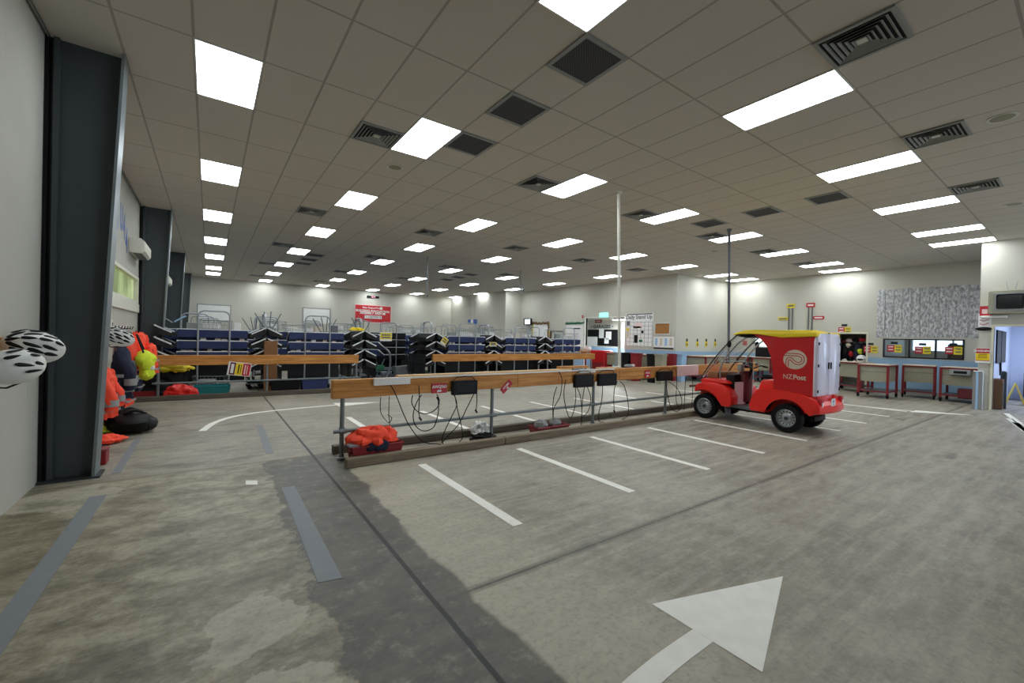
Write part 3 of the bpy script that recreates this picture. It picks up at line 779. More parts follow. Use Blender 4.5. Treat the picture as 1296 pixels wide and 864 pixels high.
tb2 = tub('plastic_tub', 'dusty red tub with grey concrete lumps under the rail', (on_y(698, 540, 5.3).x, 5.36, 0), .34, .13, .13, 'dirtyred')
for k, (dx, dy, r, lab) in enumerate(((-.17, .0, .12, 'left'), (.16, .03, .1, 'right'))):
    rnd = random.Random(k+5)
    mb = MB().ball((0, 0, 0), (r, r*.8, r*.75), None, 9, 6, lambda q, n: q*(1+.25*math.sin(4*n.x+k)*math.cos(5*n.y)))
    tag(mb.build('concrete_lump', 'greyplastic', loc=(0, 0, 0)), 'grey concrete lump in dusty red tub, the %s one' % ('larger' if k == 0 else 'smaller'), 'rock', 'concrete lumps').location = (tb2.location.x+dx, 5.36+dy, .15)
c = on_y(617, 547, 5.5)
pile('plastic_bag', 'crumpled white plastic bag leaning on the second post', (c.x-.05, 5.62, .05), (.13, .1, .15), 'white', 9, 'bag', folds=.2)
pile('cloth_rag', 'black rag on the floor beside the second post', (c.x-.12, 5.42, .02), (.2, .1, .08), 'black', 12, 'rag')

# vertical supply poles
def pole(name, label, p0, p1, r, mat):
    t = thing(name, label, 'pole', p0)
    d = Vector(p1)-Vector(p0)
    MB().tube([(0, 0, 0), d], r, 12).build('tube', mat, t, True)
    MB().lathe([(.05, -.05), (.05, -.02), (.07, 0)], 12, Matrix.Translation(d)).build('ceiling_rose', mat, t, True)
    return t
p0 = on_y(784, 463, 5.5); p1 = at = None
def on_ceiling(x, y, z=CEIL):
    v = ray(x, y); v = v*((z-EYE)/v.z); return Vector((v.x, v.y, z))
P1 = pole('conduit_pole', 'white conduit pole rising from the nearest rail to the ceiling', (p0.x, 5.5, ztop(p0.x)), on_ceiling(783, 243), .028, 'ivory')
MB().tube(smooth_path([(0, 0, .16), (-.015, 0, .05), (-.06, -.02, .02), (-.25, -.03, .015)], 5), .022, 8).build('elbow', 'ivory', P1, True)
p0 = on_y(922, 468, 5.5)
pole('conduit_pole', 'dark grey pole behind the red cart windscreen', (p0.x, 5.5, ztop(p0.x)), on_ceiling(923, 290), .03, 'handgrey')
for q, ((x, y), yb, lab) in enumerate((((541, 325), 373, 'thin grey cable drop hanging from ceiling, left of two over trolleys'), ((659, 342), 366, 'thin grey cable drop with a coil, right of two over trolleys'))):
    a = on_ceiling(x, y); b = on_y(x, yb, a.y)
    t = thing('cable_drop', lab, 'cable', a)
    d = Vector((b.x-a.x, 0, b.z-a.z))
    MB().tube([(0, 0, 0), d], .022 if q == 0 else .012, 8).build('cord', 'galv', t, True)
    if q:
        pts = [d+Vector((.28*math.cos(k*.6)-.05, .1*math.sin(k*.6), .0+.16*math.sin(k*.6)-.02*k*.1)) for k in range(22)]
        MB().tube(pts, .012, 6).build('coil', 'galv', t, True)
        MB().tube([d, d+Vector((.12, 0, .05)), d+Vector((.16, 0, -.12))], .03, 8).build('hook', 'galv', t, True)
    else:
        MB().lathe([(.02, -.1), (.045, -.02), (.03, 0)], 10, Matrix.Translation(d)).build('socket', 'galv', t, True)
# ================================================================== RED DELIVERY CART
CX = 8.985
cart = thing('delivery_cart', 'red four-wheeled electric delivery cart with yellow roof and clear windscreen', 'vehicle', (CX, 4.07, 0))
def C(y): return y-4.07                         # world y -> cart y
def CY(poly): return [(C(y), z) for y, z in poly]
def body(name, poly, x0, x1, mat, bev=.015, parent=None, seg=2, smooth=True):
    return MB().prism(CY(poly), 'x', x0, x1, bev, seg).build(name, mat, parent or cart, smooth)
def arc(cy, cz, r, a0, a1, n=12): return [(cy+r*math.cos(math.radians(a0+(a1-a0)*i/n)), cz+r*math.sin(math.radians(a0+(a1-a0)*i/n))) for i in range(n+1)]
FW, RW, WR = 4.84, 3.30, .255
# wheels
def wheel(x, y, side, nm):
    m = Matrix.Translation((x, C(y), WR)) @ Matrix.Rotation(side*PI/2, 4, 'Y')
    t = MB().lathe([(.155, -.075), (.20, -.085), (.238, -.075), (.252, -.05), (.255, 0), (.252, .05), (.238, .075), (.20, .085), (.155, .075), (.15, 0)], 40, m, cap=False)
    for k in range(40):
        a = 2*PI*k/40
        t.box((-.004, -.07, -.003), (.004, .07, .003), m @ Matrix.Rotation(a, 4, 'Z') @ Matrix.Translation((.2545, 0, 0)) @ Matrix.Rotation(PI/2, 4, 'X'))
    w = t.build('wheel', 'rubber', cart, True)
    MB().lathe([(.156, .06), (.165, .075), (.158, .08), (.148, .06), (.14, .03), (.10, .02), (.075, .045), (.06, .05), (.035, .05), (.03, .07), (.001, .072)], 36, m, cap=False).build('rim', 'steel', w, True)
    h = MB()
    for k in range(14):
        a = 2*PI*k/14; mm = m @ Matrix.Rotation(a, 4, 'Z') @ Matrix.Translation((.119, 0, .0245))
        h.lathe([(.013, -.004), (.013, .004)], 10, mm)
    h.build('vent_hole', 'black', w)
    MB().lathe([(.03, .05), (.03, .075), (.02, .082), (.004, .083)], 16, m).build('hub_cap', 'darksteel', w, True)
for x, s in ((-.475, -1), (.475, 1)):
    for y in (FW, RW): wheel(x, y, s, '')
# front body: fenders either side and a centre nose
fend = [(5.05, .56), (5.045, .64), (5.0, .70), (4.86, .755), (4.62, .765), (4.42, .73), (4.31, .64), (4.265, .50), (4.27, .35), (4.34, .30), (4.47, .31), (4.52, .40)]+arc(4.84, .25, .345, 140, 55, 10)
for x0, x1 in ((-.575, -.30), (.30, .575)): body('front_fender', fend, x0, x1, 'brightred', .03)
nose = [(5.03, .45), (5.02, .72), (4.96, .80), (4.80, .86), (4.55, .86), (4.38, .80), (4.30, .70), (4.28, .36), (4.5, .33)]
body('nose', nose, -.40, .40, 'brightred', .035)
body('hood_panel', [(4.95, .79), (4.88, .835), (4.5, .85), (4.36, .80), (4.33, .76), (4.9, .755)], -.55, .55, 'brightred', .018)
for x in (-.46, .46): MB().ball((x, C(5.03), .675), (.07, .02, .03), None, 16, 10).build('headlamp', 'offwhite', cart, True)
# under-arch liners
for x0, x1 in ((-.53, -.32), (.32, .53)):
    body('arch_liner', arc(4.84, .25, .352, 62, 160, 12)+arc(4.84, .25, .335, 160, 62, 12), x0, x1, 'black', 0, None)
    body('arch_liner', arc(3.30, .25, .385, 15, 165, 12)+arc(3.30, .25, .365, 165, 15, 12), x0, x1, 'black', 0, None)
body('mud_flap', [(4.40, .12), (4.43, .34), (4.405, .34), (4.375, .12)], -.52, -.34, 'handgrey', 0)
body('mud_flap', [(4.40, .12), (4.43, .34), (4.405, .34), (4.375, .12)], .34, .52, 'handgrey', 0)
# floor and chassis
body('floor_pan', [(4.45, .30), (4.45, .35), (3.85, .33), (3.85, .28)], -.46, .46, 'handgrey', .01)
body('chassis', [(5.0, .22), (5.0, .30), (2.95, .30), (2.95, .22)], -.24, .24, 'black', .01)
for y in (FW, RW): MB().tube([(-.46, C(y), WR), (.46, C(y), WR)], .03, 10).build('axle', 'blackmetal', cart, True)
# rear body
rear = [(3.915, .34), (3.93, .44), (3.87, .60), (3.80, .72), (3.74, .735), (3.3, .735), (3.0, .70), (2.86, .66), (2.80, .56), (2.82, .40), (2.90, .36)]+arc(3.30, .25, .375, 15, 160, 12)[0:13]+[(2.95+.62, .30)]
rear = [(3.60, .27), (3.915, .31), (3.935, .42), (3.87, .60), (3.80, .73), (3.62, .755), (3.3, .745), (3.0, .70), (2.87, .66), (2.80, .57), (2.80, .45), (2.87, .36)]+arc(3.30, .25, .37, 22, 158, 12)[::1]
rear = [(3.64, .30), (3.915, .31), (3.935, .42), (3.87, .60), (3.80, .73), (3.62, .755), (3.3, .745), (3.0, .70), (2.87, .66), (2.80, .57), (2.80, .45), (2.90, .36)]+arc(3.30, .25, .37, 164, 16, 14)
for x0, x1 in ((-.575, -.30), (.30, .575)): body('rear_fender', rear, x0, x1, 'brightred', .028)
body('rear_shell', [(3.92, .32), (3.86, .60), (3.79, .74), (2.9, .72), (2.84, .5), (2.84, .38), (3.3, .33)], -.34, .34, 'brightred', .02)
body('seat_base', [(3.80, .70), (3.745, .885), (3.70, .915), (3.50, .915), (3.50, .66), (3.8, .66)], -.53, .50, 'brightred', .025)
MB().bbox((-.26, C(3.53), .905), (.26, C(3.86), .985), .03, 3).build('seat', 'black', cart, True)
MB().bbox((-.24, C(3.515), .98), (.24, C(3.585), 1.38), .03, 3).build('backrest', 'black', cart, True)
# cargo box
bx = MB().bbox((-.535, C(2.89), .69), (.50, C(3.53), 1.735), .014, 2).build('cargo_box', 'red', cart)
ar = [(3.52, 1.75), (3.99, 1.775), (3.86, 1.735), (3.75, 1.66), (3.65, 1.53), (3.585, 1.37), (3.555, 1.18), (3.545, .95), (3.52, .92)]
for x0, x1 in ((-.535, -.50), (.465, .50)): body('arch_panel', ar, x0, x1, 'red', .004)
# logo on the box, both sides
def side_logo(sx):
    X = sx*.535 if sx < 0 else .50
    R = Vector((0, -1, 0)) if sx < 0 else Vector((0, 1, 0)); U = Vector((0, 0, 1)); n = R.cross(U)
    c = Vector((X, C(3.185), 1.315))
    def pt(u, v, d=0): return c+R*u+U*v+n*d
    mb = MB(); V = [mb.bm.verts.new(pt(.186*math.cos(a), .172*math.sin(a), .0015)) for a in [2*PI*i/56 for i in range(56)]]
    mb.bm.faces.new(V); g = mb.build('emblem', 'logobeige', cart)
    path = [(-.175, .085), (-.05, .085), (.05, .083), (.105, .058), (.128, .008), (.108, -.045), (.055, -.068), (.0, -.05), (-.035, -.018), (-.07, .012), (-.105, .005), (-.122, -.035), (-.122, -.128)]
    P = smooth_path([(u, v, 0) for u, v in path], 6)
    def strip(w, off, mat, dep):
        mb = MB(); prev = None
        for i, p in enumerate(P):
            d = (P[min(i+1, len(P)-1)]-P[max(i-1, 0)]).normalized(); nn = Vector((-d.y, d.x, 0))
            a = p+nn*(off+w/2); b = p+nn*(off-w/2)
            cur = (mb.bm.verts.new(pt(a.x, a.y, dep)), mb.bm.verts.new(pt(b.x, b.y, dep)))
            if prev: mb.bm.faces.new((prev[0], cur[0], cur[1], prev[1]))
            prev = cur
        mb.build('emblem_line', mat, g)
    strip(.014, .02, 'signred', .0028); strip(.014, -.02, 'signred', .0028)
    k = lettering('NZ', .12, c+U*-.315+R*-.03+n*.002, R, U, 'logobeige', cart, 0, sx=.9, align='RIGHT')
    k = lettering('Post', .12, c+U*-.315+R*-.022+n*.002, R, U, 'logobeige', cart, .0028, sx=.95, align='LEFT')
side_logo(-1); side_logo(1)
# rear doors
def rrect(x0, x1, z0, z1, r, left, right):
    P = []
    P += [(x0, z0)]
    P += [(x1, z0)]
    if right: P += [(x1-r+r*math.cos(a), z1-r+r*math.sin(a)) for a in [PI/2*i/8 for i in range(9)]]
    else: P += [(x1, z1)]
    if left: P += [(x0+r+r*math.cos(a), z1-r+r*math.sin(a)) for a in [PI/2+PI/2*i/8 for i in range(9)]]
    else: P += [(x0, z1)]
    return P
MB().prism(rrect(-.535, .50, .69, 1.80, .16, True, True), 'y', C(2.862), C(2.90), .006, 1).build('door_frame', 'doorwhite', cart, True)
for sgn, (x0, x1, l, r) in enumerate(((-.525, -.02, True, False), (-.015, .49, False, True))):
    d = MB().prism(rrect(x0, x1, .70, 1.785, .15, l, r), 'y', C(2.832), C(2.861), .012, 2).build('rear_door', 'doorwhite', cart, True)
    xh = x0+.01 if l else x1-.01
    for z in (.76, 1.2, 1.58): MB().bbox((xh-.02, C(2.822), z), (xh+.02, C(2.835), z+.05), .004, 1).build('hinge', 'black', d)
    xg = x1-.05 if l else x0+.05
    MB().bbox((xg-.015, C(2.815), 1.16), (xg+.015, C(2.834), 1.28), .005, 1).build('handle', 'black', d)
MB().bbox((-.06, C(2.84), 1.775), (.0, C(2.87), 1.80), .005, 1).build('top_lamp', 'black', cart)
# bumper, lamps, plate
MB().loft([[(x, C(2.80-.07*(1-(x/.56)**2))+dy, z) for dy, z in ((0, .40), (-.03, .44), (-.02, .54), (.06, .60), (.10, .44))] for x in [(-.56+1.12*i/12) for i in range(13)]], True, True).build('bumper', 'brightred', cart, True)
for x in (-.47, .47):
    MB().bbox((x-.05, C(2.765), .50), (x+.05, C(2.83), .665), .02, 3).build('tail_lamp', 'signred', cart, True)
    MB().bbox((x-.03, C(2.758), .51), (x+.03, C(2.78), .60), .012, 2).build('reversing_lamp', 'white', cart, True)
pl = MB().bbox((-.25, C(2.71), .53), (-.07, C(2.72), .66), .006, 1).build('number_plate', 'white', cart)
lettering('6KZ', .05, (-.16, C(2.7085), .61), (1, 0, 0), (0, 0, 1), 'letterblue', pl); lettering('14', .05, (-.16, C(2.7085), .56), (1, 0, 0), (0, 0, 1), 'letterblue', pl)
# roof
rf = [(4.27, 1.735), (4.26, 1.765), (4.18, 1.80), (4.05, 1.83), (3.85, 1.845), (3.5, 1.84), (2.86, 1.81), (2.85, 1.725), (3.42, 1.70), (3.55, 1.725), (3.80, 1.775), (4.12, 1.765)]
body('roof', rf, -.57, .535, 'yellow', .02)
body('roof_liner', [(4.25, 1.72), (4.13, 1.745), (3.9, 1.76), (3.85, 1.72), (4.05, 1.69)], -.5, .47, 'black', .01)
MB().bbox((-.36, C(3.0), 1.80), (.28, C(3.6), 1.845), .02, 2).build('roof_rib', 'yellow', cart, True)
# windscreen
prof = [(4.93, .83), (4.87, .95), (4.76, 1.12), (4.62, 1.31), (4.48, 1.48), (4.34, 1.63), (4.20, 1.755)]
def ws(u, v):
    k = v*(len(prof)-1); i = min(int(k), len(prof)-2); f = k-i
    y = prof[i][0]*(1-f)+prof[i+1][0]*f; z = prof[i][1]*(1-f)+prof[i+1][1]*f
    x = -.52+1.0*u; bow = 1-(2*u-1)**2
    return Vector((x, C(y)+.10*bow*(1-.6*v), z+.02*bow))
MB().grid(ws, 14, 18).build('windscreen', 'screenplastic', cart, True, solid=.004)
for u in (0, 1): MB().tube([ws(u, k/12) for k in range(13)], .011, 8).build('windscreen_edge', 'blackmetal', cart, True)
for x in (-.46, .42):
    MB().tube(smooth_path([(x, C(3.98), 1.745), (x, C(4.2), 1.60), (x, C(4.45), 1.30), (x, C(4.56), 1.05), (x, C(4.55), .82)], 5), .016, 8).build('screen_stay', 'steel', cart, True)
MB().tube([(-.46, C(4.50), 1.2), (.42, C(4.50), 1.2)], .009, 8).build('cross_stay', 'steel', cart, True)
MB().bbox((-.44, C(4.62), .84), (.40, C(4.84), .97), .03, 2).build('front_basket', 'cardboard', cart, True)
# wiper
MB().tube([(-.3, C(4.97), .90), (-.2, C(4.90), 1.06), (.05, C(4.84), 1.2)], .008, 6).build('wiper', 'black', cart, True)
# steering
st = MB().tube([(0, C(4.33), .40), (0, C(4.2), .95), (0, C(4.16), 1.06)], .03, 10).build('steering_column', 'black', cart, True)
hb = MB().tube(smooth_path([(-.36, C(4.02), 1.10), (-.22, C(4.08), 1.13), (-.08, C(4.15), 1.08), (.08, C(4.15), 1.08), (.22, C(4.08), 1.13), (.36, C(4.02), 1.10)], 5), .013, 8).build('handlebar', 'blackmetal', cart, True)
for s in (-1, 1):
    MB().tube([(s*.36, C(4.02), 1.10), (s*.25, C(4.065), 1.123)], .019, 8).build('grip', 'black', hb, True)
    MB().tube([(s*.30, C(4.05), 1.12), (s*.31, C(4.16), 1.16)], .007, 6).build('brake_lever', 'chrome', hb, True)
    MB().ball((s*.20, C(4.16), 1.16), (.045, .03, .035), None, 12, 8).build('switch_pod', 'greyplastic', hb, True)
MB().bbox((-.12, C(4.18), 1.08), (.12, C(4.3), 1.20), .03, 2).build('dash_display', 'blackmetal', cart, True)
MB().bbox((-.36, C(4.2), 1.02), (-.20, C(4.28), 1.16), .02, 2).build('phone_holder', 'greyplastic', cart, True)
for s in (-1, 1):
    MB().loft([[(s*x, C(y), z) for x, y in ((.10, 4.22), (.38, 4.30), (.37, 4.34), (.10, 4.26))] for z in (.35, .55, .80)], True, True).build('leg_shield', 'doorwhite', cart, True)
MB().bbox((-.16, C(4.2), .38), (.16, C(4.34), 1.02), .04, 2).build('steering_cowl', 'maroon', cart, True)
MB().bbox((-.40, C(4.30), .62), (.38, C(4.48), .95), .03, 2).build('dash_tray', 'black', cart, True)
# mirrors
for s in (-1, 1):
    x = s*.55-.03
    MB().tube([(s*.46-.02, C(4.36), 1.58), (x-.0, C(4.33), 1.60)], .009, 6).build('mirror_arm', 'black', cart, True)
    m = MB().ball((x-s*(-.03), C(4.32), 1.56), (.025, .045, .07), None, 14, 8).build('mirror', 'black', cart, True)
# ================================================================== TROLLEYS
def trolley_proto(traymat, levels=(1.58, 1.30, 1.03), narrow=1.0, label='', hoop=2.07, dp=.475):
    """faces -y; hoop at y=0, trays behind it"""
    t = thing('mail_trolley', label, 'trolley')
    w = .325*narrow; tw = .72*narrow
    r = .021; bd = dp-.03
    P = [(-w, 0, .12), (-w, 0, hoop-.16)]+[(-w+.14-.14*math.cos(a), 0, hoop-.16+.14*math.sin(a)) for a in [PI/2*i/6 for i in range(1, 7)]]
    P = P+[(-x, y, z) for x, y, z in P[::-1]]
    mb = MB().tube(P, r, 8)
    for s in (-1, 1): mb.tube([(s*w, 0, .14), (s*w, bd, .14)], .014, 6)
    mb.tube([(-w, bd, .14), (w, bd, .14)], .014, 6).tube([(-w, 0, .3), (w, 0, .3)], .012, 6).tube([(-w, 0, .78), (w, 0, .78)], .012, 6)
    mb.build('hoop_frame', 'hoop', t, True)
    MB().tube([(-w, bd, .14), (-w, bd, .9)], .012, 6).build('rear_upright', 'darksteel', t, True)
    MB().tube([(w, bd, .14), (w, bd, .9)], .012, 6).build('rear_upright', 'darksteel', t, True)
    for z in levels:
        sec = lambda x: [(x, .02, z), (x, .035, z), (x, .07, z-.165), (x, dp-.075, z-.245), (x, dp-.015, z-.14), (x, dp, z-.14), (x, dp-.06, z-.27), (x, .055, z-.19)]
        tr = MB().loft([sec(-tw), sec(tw)], True, True).build('tray', traymat, t)
        MB().tube([(-tw-.01, .02, z+.004), (tw+.01, .02, z+.004)], .012, 6).build('front_bar', 'lightbar', tr, True)
        for s in (-1, 1):
            MB().box((-.014, 0, -.016), (.014, dp-.05, .016), Matrix.Translation((s*(tw+.005), .02, z)) @ Matrix.Rotation(math.radians(-27), 4, 'X')).build('side_bar', 'lightbar', tr)
            MB().prism([(.03, z-.02), (dp-.07, z-.2), (dp-.07, z-.245), (.06, z-.17)], 'x', s*tw-.003, s*tw+.003).build('side_panel', 'blacktray', tr)
    MB().bbox((-w-.02, .02, .16), (w+.02, bd-.01, .19), .005, 1).build('base_deck', 'blackmetal', t)
    MB().box((-tw+.03, bd-.03, .26), (tw-.03, bd-.015, .90)).build('back_panel', 'blackmetal', t)
    for sx in (-1, 1):
        for y in (.05, bd-.05):
            c = MB().tube([(sx*w-.02, y, .055), (sx*w+.02, y, .055)], .055, 14)
            c.box((sx*w-.028, y-.02, .05), (sx*w-.022, y+.02, .15)).box((sx*w+.022, y-.02, .05), (sx*w+.028, y+.02, .15))
            c.build('caster', 'rubber', t)
    return t
blue = trolley_proto('bluetray'); blue.location = (.105, 13, 0); blue['label'] = 'blue-tray mail trolley facing the left rail, nearest to the jackets'; blue['group'] = 'blue tray mail trolleys'
front = [(2.515, 13, 0, 'blue-tray mail trolley facing the left rail, second from the jackets'),
         (7.38, 13, 0, 'blue-tray mail trolley facing the middle rail, first right of the aisle'),
         (9.76, 13, 0, 'blue-tray mail trolley facing the middle rail, second right of the aisle'),
         (12.2, 13, 0, 'blue-tray mail trolley facing the middle rail, third right of the aisle'),]
for x, y, rz, lab in front: instance(blue, (x, y, 0), rz, lab)
# pairs seen end-on, trays sloping away either side
names = ['nearest the jackets', 'at the left edge of the aisle', 'at the right edge of the aisle', 'between first and second right of the aisle', 'between second and third right of the aisle']
black = None
for k, x in enumerate((1.26, 3.84, 6.2, 8.52, 10.97)):
    for s in (-1, 1):
        lab = 'trolley seen end-on with trays sloping %s, %s' % ('left' if s < 0 else 'right', names[k])
        if black is None:
            black = trolley_proto('blacktray', (1.66, 1.38, 1.08, .80), dp=.41); black.location = (x+.012*s, 13.75, 0); black.rotation_euler = (0, 0, -s*PI/2); black['label'] = lab; black['group'] = 'black tray mail trolleys'
        else: instance(black, (x+.012*s, 13.75, 0), -s*PI/2, lab)
# first trolley seen past the second column
instance(black, (-1.06, 13.62, 0), -PI/2, 'trolley seen end-on with trays sloping right, against the second charcoal column')
# aisle group
instance(black, (5.75, 16.4, 0), 0, 'black-tray trolley with white tray edges at the end of the aisle')
instance(blue, (4.45, 15.6, 0), math.radians(-52), 'blue-tray trolley turned diagonally on the left side of the aisle')
instance(blue, (6.75, 15.45, 0), math.radians(58), 'blue-tray trolley turned diagonally on the right side of the aisle')
# rows behind
rows = [(15.7, [-.3, 1.6, 8.0, 9.9, 11.8, 13.6]), (18.2, [-.2, 1.7, 3.4, 7.2, 9.0, 10.8, 12.7]), (20.8, [0, 1.9, 3.8, 5.7, 7.6, 9.5, 11.4, 13.2]), (23.6, [.2, 2.2, 4.2, 6.2, 8.2, 10.2, 12.2]), (26.2, [.6, 2.8, 5, 7.2, 9.4, 11.6])]
for r, (y, xs) in enumerate(rows):
    for k, x in enumerate(xs):
        instance(blue, (x+random.uniform(-.1, .1), y+random.uniform(-.1, .1), 0), random.choice((0, PI, PI)), 'blue-tray mail trolley in the %s row behind the rails, %s from the left' % (ORD[r+1], ORD[k]))

# ------------------------------------------------------------------ clutter round the trolleys
def basket_proto(mat='steel'):
    t = thing('wire_basket', '', 'basket')
    mb = MB(); w, d, h = .3, .2, .22
    for z in (0, h*.5, h):
        s = 1+.12*z/h; P = [(-w*s, -d*s, z), (w*s, -d*s, z), (w*s, d*s, z), (-w*s, d*s, z)]
        mb.tube(P, .006 if z < h else .01, 5, True)
    for k in range(9):
        u = -1+k/4; mb.tube([(w*u*1.12, -d*1.12, h), (w*u, -d, 0), (w*u, d, 0), (w*u*1.12, d*1.12, h)], .004, 4)
    for k in range(5):
        u = -1+k/2; mb.tube([(-w*1.12, d*u*1.12, h), (-w, d*u, 0), (w, d*u, 0), (w*1.12, d*u*1.12, h)], .004, 4)
    mb.build('wire_mesh', mat, t)
    MB().bbox((-.25, -.1, .01), (.1, .12, .13), .01, 1).build('lining_card', 'paper', t)
    return t
bk = None
def at_px(px, Y): return on_y(px, 432, Y).x
spots = [(272, 13.25, 1.60), (345, 14.1, 1.66), (372, 15.8, 1.6), (393, 15.75, 1.6), (515, 16.6, 1.68), (530, 16.7, 1.68), (575, 15.8, 1.6), (593, 13.25, 1.6), (606, 18.4, 1.6), (650, 15.9, 1.6), (667, 13.2, 1.6), (720, 13.3, 1.6), (430, 13.9, 1.66), (621, 13.75, 1.66)]
for k, (px, Y, z) in enumerate(spots):
    lab = 'grey wire basket with a white card on a trolley top, %s counted from the jackets' % (ORD[k] if k < 12 else ['thirteenth', 'fourteenth'][k-12])
    X = at_px(px, Y)
    if bk is None: bk = basket_proto(); o = bk; o['group'] = 'wire baskets on the trolleys'
    else: o = copy_tree(bk)
    o.location = (X, Y, z); o.rotation_euler = (0, 0, random.uniform(-.3, .3)); o['label'] = lab
# thin grey rods sticking up above the trolleys
def rodset(X, Y, z, lab):
    t = thing('signal_flag', lab, 'flag rods', (X, Y, z), 0, 'grey rods above the trolleys')
    for a in (-.7, -.25, .1, .6):
        MB().tube([(a*.1, 0, 0), (a*.5, .05*a, .55-abs(a)*.1)], .013, 6).build('rod', 'handgrey', t, True)
    MB().box((-.12, -.02, .0), (.12, .1, .12)).build('clip_box', 'greyplastic', t)
for X, Y, z, lab in ((1.36, 13.6, 1.6, 'splayed grey rods above the trolley beside a cardboard box'), (1.2, 15.9, 1.5, 'splayed grey rods above the trolleys nearest the jackets'), (2.75, 13.15, 1.5, 'splayed grey rods above the second blue trolley'), (3.95, 13.7, 1.6, 'splayed grey rods in front of the red evacuation sign'), (9.75, 15.75, 1.5, 'splayed grey rods above the middle rail')): rodset(X, Y, z, lab)

def parcel(x, y, z, s, mat, lab, rz=0, cat='parcel', name='parcel'):
    o = MB().bbox((-s[0]/2, -s[1]/2, 0), (s[0]/2, s[1]/2, s[2]), .006, 1).build(name, mat)
    o.location = (x, y, z); o.rotation_euler = (0, 0, rz); tag(o, lab, cat, 'mail items on the trolleys'); return o
rm = random.Random(5)
units = [(.105, 'first trolley from the jackets'), (2.515, 'second trolley from the jackets'), (7.38, 'first trolley right of the aisle'), (9.76, 'second trolley right of the aisle'), (12.2, 'third trolley right of the aisle')]
cl = [('white', 'paper'), ('cream', 'logobeige'), ('grey', 'offwhite'), ('pink', 'pinkpaper'), ('white', 'white')]
for ux, un in units:
    for lv_, ln in ((1.30, 'middle'), (1.03, 'lowest')):
        xs = sorted(rm.sample([-.6, -.47, -.22, -.08, .08, .22, .47, .6], 4))
        for k, x in enumerate(xs):
            cn_, cm = rm.choice(cl); hh = rm.uniform(.23, .30)
            parcel(ux+x, 13.17, lv_-.20, (rm.uniform(.08, .13), .1, hh), cm, '%s mail bundle in %s tray of %s, %s from left' % (cn_, ln, un, ORD[k]), 0, 'mail bundle', 'mail_bundle')
tops = [(-.45, 'first', .105), (.5, 'first', .105), (-.5, 'second', 2.515), (.05, 'second', 2.515), (.48, 'second', 2.515), (-.5, 'third', 7.38), (.0, 'third', 7.38), (.5, 'third', 7.38), (-.1, 'fourth', 9.76), (.5, 'fourth', 9.76), (-.45, 'fifth', 12.2), (.1, 'fifth', 12.2)]
for k, (dx, un, ux) in enumerate(tops):
    cn_, cm = [('grey', 'greyplastic'), ('white', 'white'), ('pale grey', 'offwhite'), ('cream', 'logobeige'), ('dark grey', 'handgrey')][k % 5]
    parcel(ux+dx, 13.22, 1.38, (rm.uniform(.14, .3), .16, rm.uniform(.3, .42)), cm, '%s document box on top tray of %s blue trolley from the jackets, rail side' % (cn_, un), rm.uniform(-.2, .2), 'box', 'document_box')
o = parcel(at_px(343, 12.75), 12.75, .0, (.3, .12, 1.33), 'cardboard', 'tall brown cardboard box standing behind the left rail', 0, 'box', 'cardboard_box')
def note(px, py, Y, w, h, lab, ang=0, mat='signyellow'):
    t = thing('yellow_notice', lab, 'notice', on_y(px, py, Y), 0, 'yellow notices on the trolleys'); t.rotation_euler = (0, ang, 0)
    MB().bbox((-w/2, -.004, -h/2), (w/2, .004, h/2), .003, 1).build('card', 'paper', t)
    MB().box((-w*.47, -.0065, -h*.28), (w*.47, -.0042, h*.46)).build('yellow_field', mat, t)
    for k in range(2): MB().box((-w*.36, -.0085, h*(.2-.28*k)-.02), (w*.36, -.0066, h*(.2-.28*k)+.02)).build('print_line', 'handgrey', t)
note(488.5, 426, 12.95, .38, .27, 'yellow and white notice on the black trolley at the aisle')
note(562.5, 431.5, 12.9, .22, .26, 'small yellow notice turned on its corner right of the aisle', .6)
note(624, 435.5, 12.9, .3, .16, 'yellow and white notice on the end-on trolley at middle rail')
pile('yellow_strap', 'yellow strap bundle on the trolley at the left edge of aisle', (at_px(451, 13.1), 13.1, 1.67), (.2, .12, .07), 'yellow', 4, 'strap')
pile('yellow_bag', 'dull yellow bag hanging low behind the left rail', (at_px(222, 12.6), 12.6, .60), (.3, .16, .17), 'signyellow', 14, 'bag')
pile('black_bag', 'black bag on the floor under the yellow bag', (at_px(212, 12.6), 12.6, .05), (.42, .22, .4), 'black', 15, 'bag')
pile('orange_bag', 'bright orange bag on the floor behind the left rail', (at_px(230, 12.35), 12.35, .05), (.3, .14, .2), 'brightred', 16, 'bag', folds=.1)
def crate(px, Y, sx, sy, h, mat, lab, z=0):
    t = tub('storage_crate', lab, (at_px(px, Y), Y, z), sx, sy, h, mat); t['category'] = 'crate'; return t
crate(270, 12.75, .36, .22, .21, 'teal', 'teal plastic crate under the trolley behind left rail')
crate(398, 12.75, .33, .22, .30, 'bluetray', 'blue plastic crate under the second trolley behind left rail')
crate(362, 12.7, .35, .2, .3, 'black', 'black plastic crate beside the blue crate behind left rail')
crate(190, 12.6, .3, .2, .16, 'redtub', 'dark red crate on floor behind left rail, below the jackets')
crate(541, 14.85, .28, .2, .24, 'green', 'green crate with pale lid at the right edge of the aisle')
o = copy_tree(bk); o.location = (at_px(268, 13.3), 13.3, .19); o['label'] = 'grey wire basket low down behind the teal crate'
